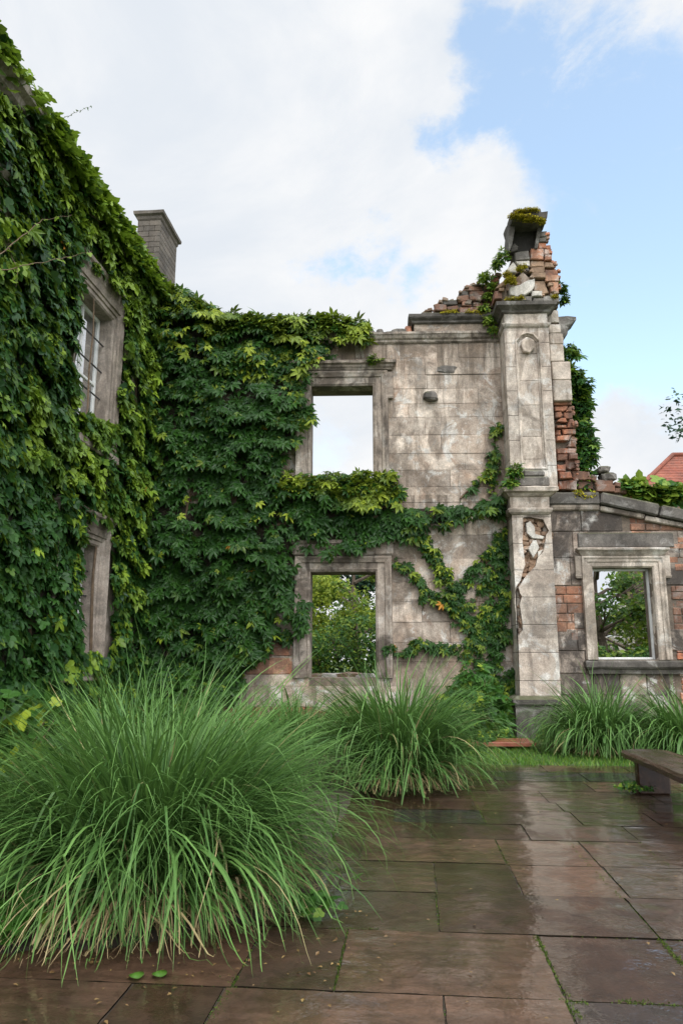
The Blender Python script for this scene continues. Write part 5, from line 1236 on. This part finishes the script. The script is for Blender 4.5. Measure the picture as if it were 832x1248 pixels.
# red-roofed house far right
fx = onY(797, 580, 42)[0]; zr = onY(820, 556, 46)[1]; ze = zr - 3.4
rh = thing('red_roofed_house', 'distant house with steep red tiled hip roof beyond the low wall', 'house', (fx + 5, 46, 0))
mb = MB(); block(mb, fx + .2, fx + 10, 42.3, 50, -.1, ze, .02, tint=.5); mb.build('wall', M['palebrick'], rh)
mb = MB(); ex0, ex1, ey0, ey1 = onY(774, 622, 41.7)[0], fx + 10.6, 41.7, 50.6; rx0, rx1, ry = onY(820, 560, 46)[0], fx + 8, 46.0
NR = 14
def hip(u): return [(ex0 + (rx0 - ex0) * u, ey0 + (ry - ey0) * u, ze + (zr - ze) * u), (ex1 + (rx1 - ex1) * u, ey0 + (ry - ey0) * u, ze + (zr - ze) * u), (ex1 + (rx1 - ex1) * u, ey1 + (ry - ey1) * u, ze + (zr - ze) * u), (ex0 + (rx0 - ex0) * u, ey1 + (ry - ey1) * u, ze + (zr - ze) * u)]
rs = []
for k in range(NR):
    a = hip(k / NR); b2 = hip((k + 1) / NR - .003); rs.append([(p[0], p[1], p[2] + .06) for p in a]); rs.append([(p[0], p[1], p[2]) for p in b2])
loft(mb, rs, tint=.6); rf = mb.build('roof', M['tile'], rh)
mb = MB()
for (a, b2) in ((0, 0), (1, 1)):
    p, q = Vector(hip(0)[a]), Vector(hip(1)[b2]); tube(mb, [p + Vector((0, 0, .1)), q + Vector((0, 0, .12))], .13, 8, tint=.4)
tube(mb, [Vector(hip(1)[0]) + Vector((0, 0, .1)), Vector(hip(1)[1]) + Vector((0, 0, .1))], .15, 8, tint=.4); mb.build('ridge', M['tile'], rf)
for xx in (1.5, 4.5, 7.5): mb = MB(); block(mb, fx + xx, fx + xx + 1.1, 42.24, 42.3, 2.2, 3.8, .02); mb.build('window', M['lead'], rh)
# ================================================================== sky, sun, camera
SUN_EL, SUN_DIR = math.radians(52), Vector((.30, -.80, 0)).normalized()
sd = Vector((SUN_DIR.x * math.cos(SUN_EL), SUN_DIR.y * math.cos(SUN_EL), math.sin(SUN_EL)))
w = bpy.data.worlds.new('World'); SC.world = w; w.use_nodes = True
class WT: node_tree = w.node_tree
t = NT(WT); bg = t.n['Background']
sky = t.new('ShaderNodeTexSky'); sky.sky_type = 'NISHITA'; sky.sun_disc = False; sky.sun_elevation = SUN_EL; sky.sun_rotation = math.atan2(sd.x, sd.y); sky.air_density = 1.0; sky.dust_density = 1.2; sky.ozone_density = 1.5
D = t.new('ShaderNodeTexCoord').outputs['Generated']
def vm(op, a, b=None, out=0):
    n = t.new('ShaderNodeVectorMath', operation=op); t.put(n.inputs[0], a)
    if b is not None: t.put(n.inputs[1], b)
    return n.outputs[out]
def cnoise(scale, detail, rough, loc=(0, 0, 0), dist=0.):
    n = t.new('ShaderNodeTexNoise'); t.put(n.inputs['Vector'], t.map(D, loc=loc, scale=(1, 1, 1.5))); n.inputs['Scale'].default_value = scale; n.inputs['Detail'].default_value = detail; n.inputs['Roughness'].default_value = rough; n.inputs['Distortion'].default_value = dist; return n
wr = cnoise(3.2, 8, .62).outputs['Color']; wr = vm('SUBTRACT', wr, (.5, .5, .5)); s_ = t.new('ShaderNodeVectorMath', operation='SCALE'); t.put(s_.inputs[0], wr); s_.inputs['Scale'].default_value = .30
Dd = vm('ADD', D, s_.outputs[0])
fine = cnoise(11, 9, .65, (2, 1, 5)).outputs['Fac']
mask = None
for (px, py, rp, soft) in [(802, 190, 105, 70), (775, 320, 95, 70), (712, 82, 72, 58), (800, 110, 70, 80), (780, 400, 60, 60), (870, 280, 170, 70), (590, 100, 28, 50), (508, 160, 34, 40), (715, 400, 60, 70), (420, 308, 38, 46), (478, 335, 24, 50), (625, 85, 44, 60), (565, 110, 26, 44), (600, 20, 10, 60), (735, 265, 60, 50), (700, 340, 60, 60), (840, 430, 35, 50), (400, 560, 30, 90)]:
    c = ray(px, py).normalized(); dd = vm('DISTANCE', Dd, tuple(c), 1)
    v = t.rng(dd, max(.0, (rp - soft * .5)) / FPX, (rp + soft) / FPX, 1., 0.)
    if px == 400: v = t.m('MULTIPLY', v, .35)
    mask = v if mask is None else t.m('MAXIMUM', mask, v)
# thin veils across the blue
veil = t.m('MULTIPLY', t.rng(cnoise(4.5, 9, .68, (5, 3, 1), .6).outputs['Fac'], .45, .75), .55)
cov = t.m('SUBTRACT', 1., t.m('MULTIPLY', mask, t.m('SUBTRACT', 1., veil)))
cov = t.rng(t.m('ADD', cov, t.m('MULTIPLY', t.m('SUBTRACT', fine, .5), .6)), .16, .84)
shade = t.rng(cnoise(2.4, 8, .6, (9, 4, 2), .5).outputs['Fac'], .32, .68)
tone = t.mix(shade, (7.9, 8.4, 9.05), (9.95, 9.97, 10.))
# unseen clouds behind the camera, brightened round the hidden sun as added fill light
nz = t.new('ShaderNodeSeparateXYZ', i_0=D)
sdot = vm('DOT_PRODUCT', D, tuple(sd), 1)
gain = t.rng(sdot, .2, 1., 1., 3.3)
tone = vm('MULTIPLY', tone, t.new('ShaderNodeCombineXYZ', i_0=gain, i_1=gain, i_2=gain).outputs[0])
skyc = vm('MULTIPLY', sky.outputs[0], (4.5, 4.4, 3.75))
final = t.mix(cov, t.mix(.15, skyc, (9.4, 9.5, 9.6)), tone)
t.put(bg.inputs['Color'], final); bg.inputs['Strength'].default_value = .10
sl_ = bpy.data.lights.new('sun', 'SUN'); sl_.energy = 1.5; sl_.angle = math.radians(12); sl_.color = (1, .96, .90)
so = bpy.data.objects.new('sun', sl_); COL.objects.link(so); so.rotation_euler = sd.to_track_quat('Z', 'Y').to_euler(); so.location = (-6, -10, 20)
cam = bpy.data.cameras.new('camera'); co_ = bpy.data.objects.new('camera', cam); COL.objects.link(co_); SC.camera = co_
co_.location = EYE; co_.rotation_euler = (PI / 2 + PITCH, 0, YAW); cam.sensor_fit = 'VERTICAL'; cam.sensor_height = 36; cam.lens = FPX / H0 * 36; cam.clip_end = 3000; cam.clip_start = .05
SC.view_settings.view_transform = 'Standard'; SC.view_settings.look = 'None'; SC.view_settings.exposure = 0.0; SC.view_settings.gamma = 1
SC.cycles.max_bounces = 5; SC.cycles.diffuse_bounces = 2; SC.cycles.transmission_bounces = 2; SC.cycles.transparent_max_bounces = 6; SC.cycles.sample_clamp_indirect = 6
